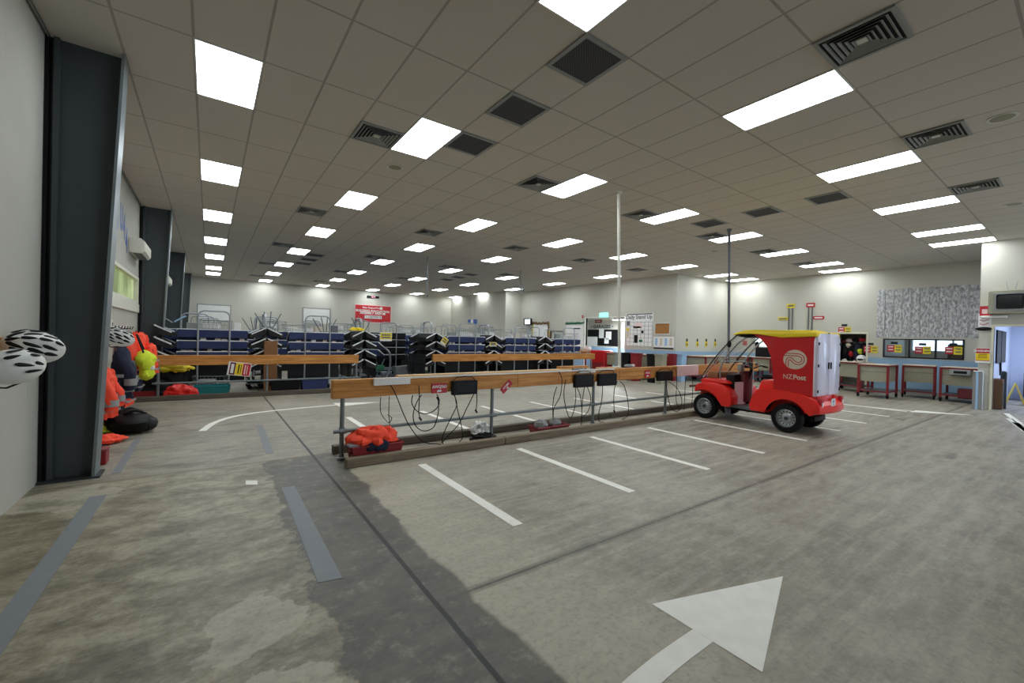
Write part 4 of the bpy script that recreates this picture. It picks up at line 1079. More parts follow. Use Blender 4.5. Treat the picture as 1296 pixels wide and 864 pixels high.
def folder(px, Y, lab):
    t = thing('folding_stand', lab, 'stand', (at_px(px, Y), Y, 0))
    MB().tube([(-.2, 0, 0.02), (.12, 0, .7)], .02, 8).tube([(.12, .1, 0.02), (-.2, .1, .7)], .02, 8).build('cross_leg', 'galv', t, True)
    MB().tube(smooth_path([(.2, 0, .02), (.33, 0, .45), (.3, 0, .9), (.12, 0, 1.1)], 5), .035, 10).build('curved_post', 'steel', t, True)
    MB().bbox((-.25, -.1, .3), (.1, .15, .48), .02, 1).build('motor_box', 'green', t)
folder(483, 15.1, 'grey folding stand with curved white post in the aisle')
c = at_px(508, 15.6)
t = thing('parcel_bin', 'pale blue-grey bin tilted on the aisle mat', 'bin', (c, 15.5, .007))
MB().loft([[(-.22, -.15, 0), (.12, -.15, 0), (.12, .15, 0), (-.22, .15, 0)], [(-.3, -.2, .38), (.25, -.2, .42), (.25, .2, .42), (-.3, .2, .38)]], True, True).build('shell', 'greyplastic', t)

# notice hung on left rail
t = thing('notice_sign', 'tilted white framed notice in yellow and red, hung on left rail', 'sign', on_y(303, 467, 12.08)); t.rotation_euler = (0, math.radians(8), 0)
MB().bbox((-.235, -.006, -.16), (.235, .006, .16), .003, 1).build('board', 'paper', t)
for x0, x1, m in ((-.2, -.085, 'maroon'), (-.08, .06, 'yellow'), (.065, .22, 'signred')):
    MB().box((x0, -.0085, -.145), (x1, -.0062, .145)).build('colour_field', m, t)
for x0, x1, m in ((-.175, -.115, 'paper'), (-.03, -.005, 'black'), (.02, .035, 'black'), (.1, .125, 'pinkpaper'), (.15, .165, 'pinkpaper')):
    MB().box((x0, -.0105, -.11), (x1, -.0087, .11)).build('print_line', m, t)
# ================================================================== RIGHT SIDE
def mail_cart_proto():
    """origin floor centre; front faces -x"""
    t = thing('mail_cart', '', 'cart')
    w, d, h = .36, .48, 1.02
    for sy in (-1, 1):
        for sx in (-1, 1):
            MB().box((sx*d-.028, sy*w-.028, .12), (sx*d+.028, sy*w+.028, h)).build('post', 'redframe', t)
            c = MB().tube([(sx*d, sy*w-.022, .06), (sx*d, sy*w+.022, .06)], .06, 14).box((sx*d-.02, sy*w-.03, .06), (sx*d+.02, sy*w-.025, .13)).box((sx*d-.02, sy*w+.025, .06), (sx*d+.02, sy*w+.03, .13))
            c.build('caster', 'rubber', t)
    for z, nm in ((.2, 'bottom_frame'), (h-.02, 'top_frame')):
        fr = MB()
        for s in (-1, 1):
            fr.box((-d, s*w-.018, z-.018), (d, s*w+.018, z+.018)); fr.box((s*d-.018, -w, z-.018), (s*d+.018, w, z+.018))
        fr.build(nm, 'redframe', t)
    bn = MB().box((-d+.03, -w+.03, .50), (d-.03, w-.03, .515)).box((-d+.03, -w+.03, .5), (-d+.045, w-.03, h-.04)).box((d-.045, -w+.03, .5), (d-.03, w-.03, h-.04)).box((-d+.045, -w+.03, .515), (d-.045, -w+.045, h-.04)).box((-d+.045, w-.045, .515), (d-.045, w-.03, h-.04))
    b = bn.build('bin', 'beige', t)
    MB().box((-d+.027, -w+.03, .80), (-d+.031, w-.03, .812)).build('seam', 'handgrey', b)
    MB().bbox((-d-.02, -w-.02, h), (d+.02, w+.02, h+.025), .006, 1).build('top_board', 'logobeige', t)
    MB().box((-d+.05, -w+.05, .215), (d-.05, w-.05, .225)).build('low_shelf', 'handgrey', t)
    return t
mc = mail_cart_proto(); mc.location = (17.42, 4.2, 0); mc['label'] = 'red-framed beige mail cart below the left pane, nearest the red vehicle'; mc['group'] = 'red framed mail carts'
instance(mc, (18.75, 3.47, 0), math.radians(8), 'red-framed beige mail cart below the middle window pane')
c3 = instance(mc, (18.5, 2.5, 0), 0, 'red-framed beige mail cart below the right pane with grey machine')
instance(mc, (18.9, 5.3, 0), math.radians(80), 'red-framed mail cart standing in front of the coat doorway')
MB().bbox((-.5, -.36, .13), (-.2, .0, .42), .02, 1).build('red_bin', 'maroon', c3)
t = thing('label_printer', 'grey machine mounted on the front of the rightmost mail cart', 'printer', (17.96, 2.45, .82))
MB().bbox((-.1, -.22, 0), (.03, .22, .16), .02, 2).build('body', 'greyplastic', t)
MB().bbox((-.11, -.15, .05), (-.095, .12, .12), .005, 1).build('panel', 'black', t)
# carts and benches by the inner corner, seen beyond the rail
inner = [(14.95, 12.6, 0), (14.95, 11.75, 0), (15.0, 10.9, 0), (16.55, 9.75, PI/2), (17.45, 9.75, PI/2), (18.35, 9.75, PI/2), (19.2, 9.2, 0), (19.2, 8.3, 0), (19.2, 7.4, 0)]
for k, (x, y, rz) in enumerate(inner):
    instance(mc, (x, y, 0), rz+(PI if False else 0), 'red-framed mail cart in the row along the inner corner, %s from its left end' % ORD[k])
colsb = ['greyplastic', 'black', 'beige', 'redtub', 'offwhite', 'bluedado', 'handgrey']
def at_pxx(px, X): return on_x(px, 432, X).y
for k, (px, X, mat) in enumerate(((796, 14.4, 'greyplastic'), (806, 14.4, 'black'), (817, 14.4, 'redtub'), (838, 14.45, 'black'), (848, 14.45, 'beige'), (862, 16.0, 'redtub'), (872, 16.2, 'bluedado'))):
    Y = at_pxx(px, X)
    lab = {'greyplastic': 'grey', 'black': 'black', 'redtub': 'red', 'beige': 'beige', 'bluedado': 'pale blue'}[mat]
    o = MB().loft([[(-a, -b, z), (a, -b, z), (a, b, z), (-a, b, z)] for a, b, z in ((.13, .13, 0), (.16, .16, 1.06), (.18, .18, 1.06), (.18, .18, 1.10), (.15, .15, 1.10), (.12, .12, .1))]).build('mail_bin', mat); o.location = (X-.55, Y, .001); 
    tag(o, 'tall %s bin in front of the inner corner carts, %s from the left' % (lab, ORD[k]), 'bin', 'bins beside the inner carts')

# wall notices: little red and yellow pairs above the windows
def pair_sign(c, nrm, lab, w=.2):
    t = thing('destination_sign', lab, 'sign', c, 0, 'red and yellow wall signs')
    # local: on x-facing wall (front -x), right is -y
    MB().box((-.012, 0, -.12), (-.002, w, .12)).build('red_card', 'signred', t)
    MB().box((-.014, -w, -.13), (-.003, -.002, .13)).build('yellow_card', 'signyellow', t)
    MB().box((-.012, -.08, .16), (-.002, .1, .24)).build('name_card', 'blackmetal', t)
    for z in (.04, -.06):
        MB().box((-.0145, .03, z), (-.0122, w-.03, z+.045)).build('print_line', 'pinkpaper', t)
        MB().box((-.0165, -w+.03, z), (-.0142, -.04, z+.035)).build('print_line', 'handgrey', t)
    return t
for (px, py, X, lab) in ((1132, 441, 19.92, 'red and yellow sign pair on the left window pane'), (1168, 443, 19.92, 'red and yellow sign pair on the middle window pane'), (1207, 443.5, 19.92, 'red and yellow sign pair on the right window pane'), (1102, 442, 19.949, 'red and yellow sign pair between coat doorway and window'), (1069, 418, 19.949, 'red and yellow sign pair above the coat doorway')):
    pair_sign(on_x(px, py, X), None, lab)

# bulletin sheets above windows
nb = thing('printed_sheets', 'wide panel of grey printed paper strips above the office window', 'notice board', (19.945, 3.6, 2.82))
for k in range(11):
    y1 = 1.28-k*.2327; MB().bbox((-.012, y1-.218, -.87+.01*(k%3)), (-.0, y1, .86-.012*((k*2)%3)), .003, 1).build('paper_strip', 'sheets', nb)

# rods and name boards
for px, py, m, lab in ((1001, 387, 'signyellow', 'yellow name board on two grey rods'), (1026, 386, 'signred', 'red name board on two grey rods')):
    c = on_x(px, py, 19.93); t = thing('name_board', lab+' on the right wall', 'sign', c)
    MB().box((-.01, -.15, -.09), (.01, .15, .09)).build('board', m, t); MB().box((-.013, -.1, -.03), (-.0102, .1, .03)).build('print_line', 'paper' if m == 'signred' else 'handgrey', t)
    for s in (-1, 1): MB().tube([(0, s*.065, -.09), (0, s*.065, -1.15)], .022, 8).build('rod', 'handgrey', t, True)
for px, py, m, lab in ((991, 403, 'signyellow', 'small yellow strip sign left of the yellow name board'), (1036, 402, 'signred', 'small red strip sign right of the red name board')):
    t = thing('strip_sign', lab, 'sign', on_x(px, py, 19.94)); MB().box((-.008, -.19, -.065), (.008, .19, .065)).build('board', m, t); MB().box((-.0105, -.14, -.025), (-.0082, .14, .025)).build('print_line', 'paper' if m == 'signred' else 'handgrey', t)
# bees: small yellow black signs along inner wall
for k, px in enumerate((869.3, 882.5, 893.8, 905)):
    t = thing('hanging_tag', 'small yellow and black tag on inner wall, %s from the corner' % ORD[k], 'tag', on_y(px, 434, 10.425), 0, 'yellow tags on the inner wall')
    MB().box((-.09, -.008, -.16), (.09, -.001, .08)).build('yellow_card', 'signyellow', t)
    MB().box((-.05, -.011, .06), (.04, -.002, .19)).build('black_card', 'black', t)
    MB().box((-.04, -.011, -.12), (.05, -.0085, -.01)).build('brown_mark', 'brownwood', t)
t = thing('hanging_tag', 'red and white tag on right wall seen through the vehicle cab', 'tag', on_x(943, 434, 19.94)); MB().box((-.008, -.14, -.14), (-.001, .14, .14)).build('card', 'logobeige', t); MB().box((-.011, -.09, -.1), (-.0082, .1, .1)).build('red_mark', 'signred', t)

# big screen on the bench seen through cab
t = thing('computer_monitor', 'large bright monitor on the bench seen through the red vehicle cab', 'monitor', (19.0, on_x(967, 433, 19.0).y, 1.05))
MB().bbox((-.02, -.36, .42), (.03, .36, .92), .01, 1).build('bezel', 'greyplastic', t); MB().box((-.024, -.33, .44), (-.0205, .33, .89)).build('display', 'screen', t)
MB().bbox((-.1, -.3, 0), (.12, .3, .40), .02, 1).build('base_unit', 'black', t)

# middle wall boards
def board(X, y0, y1, z0, z1, name, lab, mat, frame=None, cat='notice board'):
    c = Vector((X, (y0+y1)/2, (z0+z1)/2)); w, h = abs(y1-y0)/2, (z1-z0)/2
    t = thing(name, lab, cat, c)
    MB().box((-.02, -w, -h), (-.002, w, h)).build('panel', mat, t)
    if frame:
        f = .05
        fr = MB().box((-.045, -w-f, h), (-.002, w+f, h+f)).box((-.045, -w-f, -h-f), (-.002, w+f, -h)).box((-.045, -w-f, -h), (-.002, -w, h)).box((-.045, w, -h), (-.002, w+f, h)); fr.build('frame', frame, t)
    return t
b = board(15.87, 11.55, 13.04, 1.35, 2.85, 'planning_board', 'tall white planning board headed Daily Stand Up with a grid', 'paper')
lettering('Daily Stand Up', .24, (-.022, .02, .57), (0, -1, 0), (0, 0, 1), 'handgrey', b, .006)
MB().box((-.024, -.70, .69), (-.0205, .7, .73)).build('header_line', 'black', b)
gr = MB()
for k in range(8): gr.box((-.0235, -.72+k*.2, -.74), (-.0205, -.708+k*.2, .38))
for k in range(7): gr.box((-.0235, -.72, -.74+k*.18), (-.0205, .68, -.73+k*.18))
gr.build('grid_lines', 'handgrey', b)
for (y, z, w, h, m) in ((.1, .12, .2, .04, 'maroon'), (.02, .2, .2, .12, 'pinkpaper'), (-.2, -.1, .06, .06, 'black'), (.15, -.42, .1, .18, 'black'), (.6, .3, .08, .1, 'handgrey'), (.62, .02, .08, .06, 'signyellow'), (.62, -.2, .08, .14, 'logobeige'), (-.12, -.5, .09, .05, 'green')):
    MB().box((-.026, y-w, z-h), (-.0236, y+w, z+h)).build('card', m, b)
board(15.87, 10.72, 11.42, 1.93, 2.36, 'cork_board', 'brown cork board right of the planning board', 'cork', 'offwhite')
b = board(15.87, 10.5, 11.5, 1.27, 1.80, 'poster_row', 'row of white posters with black base below the cork board', 'paper')
MB().box((-.024, -.49, -.26), (-.0205, .49, -.2)).build('base_strip', 'black', b)
for k in range(4): MB().box((-.024, .42-k*.24, -.12), (-.0205, .3-k*.24, .2)).build('print_block', 'logobeige' if k % 2 else 'bluedado', b)
b = board(15.87, 18.6, 20.0, 1.25, 2.46, 'bordered_board', 'white notice board with orange leafy border, left of internal window', 'paper', 'signyellow')
lf = MB()
rr = random.Random(2)
for k in range(46): lf.ball((-.05, -.74+1.48*k/45, .64+rr.uniform(-.05, .05)), (.03, .05, .05), None, 6, 4)
for k in range(24): lf.ball((-.05, -.73+rr.uniform(-.04, .04), -.55+1.2*k/23), (.03, .05, .05), None, 6, 4)
lf.build('leaf_border', 'brownwood', b)
b = board(15.87, 15.76, 17.1, 1.25, 2.43, 'bordered_board', 'white notice board with green leafy border, left of garage opening', 'paper', 'offwhite')
lf = MB()
for k in range(40): lf.ball((-.05, -.7+1.4*k/39, .62+rr.uniform(-.04, .04)), (.03, .04, .04), None, 6, 4)
lf.build('leaf_border', 'green', b)
MB().box((-.03, -.4, .3), (-.0205, .1, .36)).build('heading', 'navy', b)
t = thing('wall_monitor', 'small wall monitor with pale screen above the far trolleys', 'monitor', on_x(668, 407, 15.7))
MB().bbox((-.03, -.4, -.2), (.03, .4, .2), .02, 1).build('bezel', 'black', t); MB().box((-.034, -.26, -.15), (-.0305, .26, .15)).build('display', 'screen', t); MB().box((.03, -.05, -.05), (.17, .05, .05)).build('bracket', 'black', t)
# exit sign
t = thing('exit_sign', 'green running-man exit sign above the garage opening', 'exit sign', on_x(764.3, 398.5, 15.85))
MB().bbox((-.03, -.28, -.11), (.018, .28, .11), .01, 1).build('lamp_box', 'exitgreen', t)
for s in (-1, 1): MB().ball((-.034, s*.12, .05), (.006, .025, .025), None, 8, 6).tube([(-.034, s*.12, .03), (-.034, s*.14, -.07)], .018, 6).build('figure', 'white', t)
t = thing('fire_call_point', 'small red call point at the top left of garage opening', 'call point', on_x(737.5, 400.5, 15.869)); MB().bbox((-.05, -.05, -.07), (0, .05, .07), .01, 1).build('box', 'signred', t); MB().box((-.053, -.02, -.02), (-.05, .02, .02)).build('glass', 'white', t)
# inside the garage opening
gx = 18.09
b = thing('wall_lettering', 'dark lettering reading garages on the wall inside the opening', 'lettering', on_x(761.5, 413.3, gx))
lettering('\u2022 GARAGES \u2022', .24, (-.004, 0, 0), (0, -1, 0), (0, 0, 1), 'handgrey', b, .012, sx=1.25)
b = thing('wall_plaque', 'dark red plaque above the lettering inside the opening', 'plaque', on_x(757.5, 406.5, gx)); MB().bbox((-.02, -.25, -.09), (-.001, .25, .09), .03, 1).build('board', 'maroon', b); MB().box((-.022, -.16, -.02), (-.0202, .18, .02)).build('print_line', 'pinkpaper', b)
p0 = on_x(741, 417, gx); p1 = on_x(782, 438, gx)
b = board(gx, p1.y, p0.y, p1.z, p0.z, 'pin_board', 'black pin board with white papers inside the opening', 'black')
for (px, py, w, h) in ((761.5, 422, .18, .26), (770.5, 424.5, .2, .22), (768, 431, .16, .16), (749.5, 432, .42, .28)):
    c = on_x(px, py, gx)-b.location; MB().box((-.026, c.y-w, c.z-h), (-.021, c.y+w, c.z+h)).build('paper_sheet', 'paper', b)
t = thing('strip_light', 'white batten light under the garage opening ceiling', 'ceiling light', (17.0, 14.2, 2.70)); MB().bbox((-.08, -.6, -.05), (.08, .6, .049), .01, 1).build('housing', 'white', t); MB().box((-.06, -.58, -.06), (.06, .58, -.051)).build('diffuser', 'striplamp', t)
# things in front of the opening
t = thing('parts_cabinet', 'bright red cabinet before the garage opening', 'cabinet', (14.6, 13.35, 0)); 
MB().bbox((-.3, -.42, 0.06), (.3, .42, 1.12), .03, 2).build('body', 'red', t); MB().box((-.303, -.38, .12), (-.30, .38, .58)).build('lower_door', 'redtub', t); MB().box((-.25, -.37, 0), (.25, .37, .06)).build('plinth', 'black', t)
t = thing('work_bench', 'red-legged orange topped bench before the garage opening', 'bench', (14.5, 14.7, 0))
MB().bbox((-.35, -.8, .98), (.35, .8, 1.05), .01, 1).build('top', 'cork', t)
for sx in (-1, 1):
    for sy in (-1, 1): MB().box((sx*.3-.03, sy*.74-.03, 0), (sx*.3+.03, sy*.74+.03, .98)).build('leg', 'redframe', t)
MB().box((-.33, -.7, .7), (-.3, .7, .97)).build('apron', 'redtub', t)
for k in range(7):
    rr = random.Random(k); mb = MB().ball((0, 0, 0), (.11, .1, .13), None, 8, 6, lambda q, n: q*(1+.2*math.sin(4*n.x+k)))
    o = mb.build('parcel_bag', ['paper', 'pinkpaper', 'offwhite', 'logobeige'][k % 4]); o.location = (14.5, 14.05+k*.21, 1.16)
    tag(o, 'small %s bag heaped on the orange bench, %s from the right' % (['white', 'pink', 'grey-white', 'beige'][k % 4], ORD[k]), 'bag', 'bags on the orange bench')

# back wall
p0 = on_y(448.7, 384.2, 28.38); p1 = on_y(495, 409.5, 28.38)
cx, cz = (p0.x+p1.x)/2, (p0.z+p1.z)/2; W, H = (p1.x-p0.x)/2, (p0.z-p1.z)/2
t = thing('evacuation_sign', 'red building evacuation sign on the back wall', 'sign', (cx, 28.38, cz))
MB().box((-W, -.012, -H), (W, 0, H)).build('border', 'pinkpaper', t); MB().box((-W+.05, -.02, -H+.05), (W-.05, -.0125, H-.05)).build('board', 'red', t)
R_, U_ = (1, 0, 0), (0, 0, 1)
lettering('New Zealand Post', .16, (-.12, -.023, H*.66), R_, U_, 'white', t, .003)
lettering('BUILDING EVACUATION', .2, (-.03, -.023, H*.30), R_, U_, 'white', t, .008); lettering('ASSEMBLY AREA', .2, (-.15, -.023, H*.06), R_, U_, 'white', t, .008)
MB().box((W*.5, -.024, -H*.05), (W*.65, -.0205, H*.17)).build('pictogram', 'white', t)
MB().lathe([(.1, 0), (.1, .004)], 20, Matrix.Translation((W*.42, -.021, H*.66)) @ Matrix.Rotation(PI/2, 4, 'X')).build('emblem', 'white', t)
MB().box((-W*.46, -.024, -H*.52), (W*.46, -.0205, -H*.18)).build('white_panel', 'paper', t); lettering('1 CARPARK B', .17, (0, -.026, -H*.35), R_, U_, 'handgrey', t, .004)
o = MB().box((-.4, -.06, -.07), (.4, 0, .07)).build('led_clock', 'black'); o.location = on_y(472, 375.8, 28.4); o.location.x -= .0; tag(o, 'small black digital display with pink digits above the evacuation sign', 'clock')
lettering('10:14', .12, (0, -.063, 0), R_, U_, 'ledred', o, .004)
for px0, px1, py0, py1, lab in ((250.4, 291, 391, 402, 'white board on the back wall behind the first trolley'), (384, 417, 395, 405, 'white board on the back wall behind the second trolley')):
    a = on_y(px0, py0, 28.39); b_ = on_y(px1, py1, 28.39); t = thing('white_board', lab, 'board', ((a.x+b_.x)/2, 28.39, (a.z+b_.z)/2)); w, h = (b_.x-a.x)/2, abs(a.z-b_.z)/2+.25
    MB().box((-w, -.02, -h), (w, -.004, h)).build('panel', 'white', t); MB().box((-w, -.03, h), (w, -.002, h+.05)).box((-w-.05, -.03, -h), (-w, -.002, h+.05)).box((w, -.03, -h), (w+.05, -.002, h+.05)).build('frame', 'greyplastic', t)
t = thing('wall_display', 'blue and white hanging sign at the far alcove above trolleys', 'sign', on_x(607, 407.5, 14.55)); t.location.x = 14.0
MB().bbox((-.03, -.55, -.16), (.03, .55, .16), .01, 1).build('board', 'letterblue', t); MB().box((-.034, -.16, -.14), (-.0305, .16, .14)).build('white_field', 'paper', t); MB().tube([(0, -.3, .16), (0, -.3, 1.8)], .01, 6).tube([(0, .3, .16), (0, .3, 1.8)], .01, 6).build('hanger', 'galv', t)

# entrance block: TV, signs, doorway
p0 = on_x(1253, 369.5, 16.74); p1 = on_x(1253, 398, 16.74)
t = thing('wall_television', 'beige boxed television mounted above the side entrance', 'television', (16.74, 1.44, (p0.z+p1.z)/2))
h = (p0.z-p1.z)/2
MB().bbox((-.30, -.42, -h), (-.002, .34, h), .02, 2).build('case', 'beige', t)
MB().bbox((-.315, -.34, -h+.06), (-.295, .25, h-.06), .01, 1).build('bezel', 'greyplastic', t)
MB().bbox((-.325, -.26, -h+.12), (-.31, .2, h-.1), .03, 2).build('screen', 'glassdark', t)
for k, y in enumerate((.02, -.1, -.22)): MB().tube([(-.15, y, h), (-.14, y+(.04 if k == 0 else -.03), h+.22)], .008, 6).build('aerial', 'steel', t)
t = thing('hanging_rail', 'pale folded shelf bracket under the television', 'shelf', on_x(1257, 401, 16.70)); MB().bbox((-.14, -.25, -.03), (.04, .22, .03), .02, 2).build('tray', 'white', t)
t = thing('red_sign', 'small square red sign beside the television', 'sign', on_x(1248.5, 393.5, 16.745)); MB().box((-.01, -.1, -.13), (-.001, .12, .13)).build('card', 'signred', t); MB().box((-.013, -.02, -.07), (-.0102, .08, .05)).build('pictogram', 'pinkpaper', t)
t = thing('oval_sign', 'black oval sign left of the side entrance', 'sign', on_x(1245, 416, 16.70)); MB().ball((0, 0, 0), (.035, .15, .05), None, 18, 8).build('body', 'black', t, True)
t = thing('poster', 'white poster with red scribbles left of the television', 'poster', on_x(1246.5, 404.5, 16.745)); MB().box((-.006, -.12, -.2), (-.001, .12, .17)).build('sheet', 'paper', t)
for k in range(3): MB().tube([(-.009, .09, .1-k*.1), (-.009, .02, .06-k*.1), (-.009, -.07, .11-k*.1)], .009, 5).build('scribble', 'signred' if k else 'handgrey', t)
p0 = on_x(1234.8, 440.2, 16.66); p1 = on_x(1253, 459.5, 16.66)
t = thing('warning_sign', 'red and yellow warning sign on the entrance wall corner', 'sign', (16.66, (p0.y+p1.y)/2, (p0.z+p1.z)/2)); w, h = abs(p0.y-p1.y)/2, abs(p0.z-p1.z)/2
MB().bbox((-.006, -w, -h), (.006, w, h), .003, 1).build('board', 'paper', t); MB().box((-.009, -w*.93, h*.3), (-.0062, w*.93, h*.95)).build('red_field', 'signred', t); MB().box((-.009, -w*.93, -h*.62), (-.0062, w*.93, h*.28)).build('yellow_field', 'yellow', t); MB().box((-.009, -w*.93, -h*.72), (-.0062, w*.93, -h*.63)).build('red_base', 'signred', t)
lettering('WARNING', .07, (-.0105, 0, h*.62), (0, -1, 0), (0, 0, 1), 'paper', t, .002)
for k in range(3): MB().box((-.0115, -w*.6, h*(.12-.22*k)), (-.0092, w*.6, h*(.2-.22*k))).build('print_line', 'maroon', t)
MB().box((.006, -.05, -.1), (.085, .05, .1)).build('bracket', 'galv', t)
t = thing('corner_guard', 'grey steel guard plate at the entrance wall corner', 'guard', (16.6, 1.9, 0)); MB().bbox((-.06, -.07, 0), (.0, .12, 1.02), .01, 1).build('plate', 'steel', t); MB().bbox((-.08, .02, 0), (-.06, .06, 1.0), .005, 1).build('edge', 'bluedado', t)
# corridor
t = thing('cable_board', 'black board on the corridor wall inside the side entrance', 'board', (18.9, 1.778, 1.7)); MB().box((-.9, -.03, -.48), (.9, -.001, .45)).build('panel', 'black', t); MB().box((-.1, -.04, -.48), (-.06, -.03, .45)).build('rib', 'blackmetal', t); MB().tube([(-.2, -.03, -.48), (-.2, -.04, -.85)], .025, 8).build('cord', 'black', t)
o = MB().tube([(0, 0, 0), (0, 0, .95)], .06, 16).lathe([(.06, .95), (.055, 1.0), (.02, 1.02)], 16).build('bollard', 'darksteel', None, True); o.location = on_floor(1269, 517); tag(o, 'dark round bollard just inside the side entrance', 'bollard')
t = thing('low_cabinet', 'dark brown low cabinet against the corridor wall', 'cabinet', (17.6, 1.6, 0)); MB().bbox((-.45, -.05, 0), (.3, .17, .8), .01, 1).build('body', 'brownwood', t); MB().box((-.40, -.055, .1), (.25, -.05, .7)).build('door', 'blackmetal', t)
t = thing('wet_floor_sign', 'yellow folding wet floor sign in the corridor', 'floor sign', on_floor(1284, 512), .2)
for s in (-1, 1): MB().prism([(-.15, 0), (.15, 0), (.09, .66), (-.09, .66)], 'y', -.008, .008, .003, 1).build('leaf_panel', 'yellow', t).rotation_euler = (s*math.radians(17), 0, 0)
for ch in t.children: ch.location = (0, (.19 if ch.rotation_euler.x > 0 else -.19), 0)
t = thing('bicycle_wheel', 'dark wheeled bin at the far corridor doorway', 'bin', (20.9, 1.2, 0)); MB().bbox((-.2, -.25, .12), (.2, .25, .95), .05, 2).build('body', 'black', t, True); MB().tube([(-.05, -.3, .15), (.05, -.3, .15)], .15, 16).build('wheel', 'rubber', t, True); t.name = 'wheeled_bin'
# coat doorway
t = thing('coat_rack', 'rack of dark coats and red caps inside the coat doorway', 'coat rack', (20.5, 5.5, 0))
struct('wall_closet', MB().box((21.4, 4.88, 0), (21.5, 7.5, 2.8)), 'wall')
MB().tube([(-.1, -.5, 1.75), (-.1, .75, 1.75)], .02, 8).tube([(-.1, -.5, 0), (-.1, -.5, 1.75)], .02, 8).tube([(-.1, .75, 0), (-.1, .75, 1.75)], .02, 8).build('rail', 'steel', t, True)
rr = random.Random(11)
for k in range(5):
    y = -.15+k*.2; cm = ['black', 'navy', 'black', 'black', 'navy'][k]
    MB().ball((-.12, y, 1.3), (.14, .14, .42), None, 14, 10, lambda q, n: q*(1+.12*math.sin(6*n.x+k))).build('coat', cm, t, True)
    MB().ball((-.15, y+.05, 1.85-.02*k), (.1, .12, .08), None, 10, 6).build('cap', ['signred', 'black', 'pinkpaper', 'maroon', 'black'][k], t, True)
for (y, z, m) in ((.3, 1.62, 'logobeige'), (-.08, 1.4, 'lime'), (.1, .95, 'pinkpaper'), (.4, 1.0, 'paper'), (.2, 1.3, 'signred')): MB().ball((-.26, y, z), (.05, .07, .09), None, 16, 12).crumple(.03, 12, z*10).build('patch', m, t, True)
t = thing('crash_helmet', 'white crash helmet beside the left mail cart', 'helmet', on_x(1083, 460, 18.8)); t.location.z = 1.046; t.location.y = 5.0; MB().ball((0, 0, .11), (.15, .14, .14), None, 16, 10).build('shell', 'white', t, True); MB().ball((-.06, 0, .09), (.1, .11, .06), None, 12, 8).build('visor', 'glassdark', t, True)
# office
t = thing('office_desk', 'office desk with brown partition behind the right pane', 'desk', (21.6, 3.0, 0)); MB().box((-.3, -1.0, .7), (.5, 1.4, .74)).build('top', 'logobeige', t); MB().box((.5, -1.0, 0), (.54, .35, 1.75)).build('partition', 'brownwood', t)
for sy in (-.95, 1.3): MB().box((-.25, sy, 0), (-.2, sy+.05, .7)).build('leg', 'galv', t)
t = thing('office_monitor', 'black monitor on the desk behind the middle pane', 'monitor', (21.6, 3.75, .74)); MB().box((0, -.25, .12), (.04, .25, .5)).build('display', 'black', t); MB().box((0, -.04, 0), (.05, .04, .12)).build('stand', 'black', t)
# ================================================================== LEFT SIDE
def helmet(name, label, c, eul, sc=1.0, few=False):
    t = thing(name, label, 'bicycle helmet', c); t.rotation_euler = eul; t.scale = (sc, sc, sc)
    def f(q, n):
        if q.z < -.02: q.z = -.02+(q.z+.02)*.25
        q.x *= 1+.10*n.x
        q.z += .018*abs(math.cos(n.y*4))*max(0, n.z)
        return q
    MB().ball((0, 0, 0), (.15, .108, .125), None, 36, 22, f).build('shell', 'white', t, True)
    hol = MB()
    def slot(ax, ay, ln, wd, tw=0):
        d = Vector((ax, ay, math.sqrt(max(.03, 1-ax*ax-ay*ay)))).normalized()
        q = f(Vector((d.x*.15, d.y*.108, d.z*.125)), d)
        nrm = Vector((d.x/.15, d.y/.108, d.z/.125)).normalized()
        tx = Vector((1, tw, 0)); tx = (tx-nrm*tx.dot(nrm)).normalized(); ty = nrm.cross(tx)
        mm = Matrix(((tx.x, ty.x, nrm.x, 0), (tx.y, ty.y, nrm.y, 0), (tx.z, ty.z, nrm.z, 0), (0, 0, 0, 1)))
        hol.ball(q, (ln*.5, wd, .006), mm, 10, 6, lambda p, n: Vector((p.x, p.y*(1-.45*n.x), p.z)))
    if few:
        for ax, ay, ln, wd, tw in ((.45, 0, .07, .012, 0), (-.3, 0, .08, .012, 0), (.55, .4, .075, .012, .3), (.0, .5, .10, .012, .3), (.3, .78, .11, .010, .25), (.55, -.4, .075, .012, -.3), (.0, -.5, .10, .012, -.3), (.3, -.78, .11, .010, -.25)): slot(ax, ay, ln, wd, tw)
    else:
        for ax in (-.74, -.28, .24, .68): slot(ax, 0, .075, .011)
        for s in (-1, 1):
            for ax in (-.62, -.12, .42): slot(ax, s*.36, .095, .012, s*.28)
            for ax in (-.5, .02, .5): slot(ax, s*.66, .09, .0125, s*.4)
            for ax in (-.25, .22): slot(ax, s*.9, .07, .009, s*.25)
    hol.build('vent_slot', 'black', t, True)
    MB().tube([(.12, .06, -.03), (.05, .07, -.13), (0, .02, -.17), (-.02, -.03, -.165), (.0, -.07, -.12), (.1, -.07, -.03)], .006, 6).build('strap', 'black', t, True)
    MB().bbox((-.1, -.07, -.045), (.1, .07, -.02), .02, 2).build('padding', 'black', t, True)
    return t
def at_depth(px, py, d):
    v = ray(px, py); L = v.x*math.sin(YAW)+v.y*math.cos(YAW); v = v*(d/L); return Vector((v.x, v.y, v.z+EYE))
def at_wall(px, py, off): return on_x(px, py, WL+off)
def aim(crown, front):
    z = Vector(crown).normalized(); x = Vector(front); x = (x-z*x.dot(z)).normalized(); y = z.cross(x)
    return Matrix(((x.x, y.x, z.x), (x.y, y.y, z.y), (x.z, y.z, z.z))).to_euler()
c = at_wall(38, 440, .17)
helmet('bicycle_helmet', 'white vented bicycle helmet hanging highest on the left wall hook', c, aim((.45, -.78, .45), (.45, .7, -.35)), 1.25)
c = at_wall(13, 466, .20)
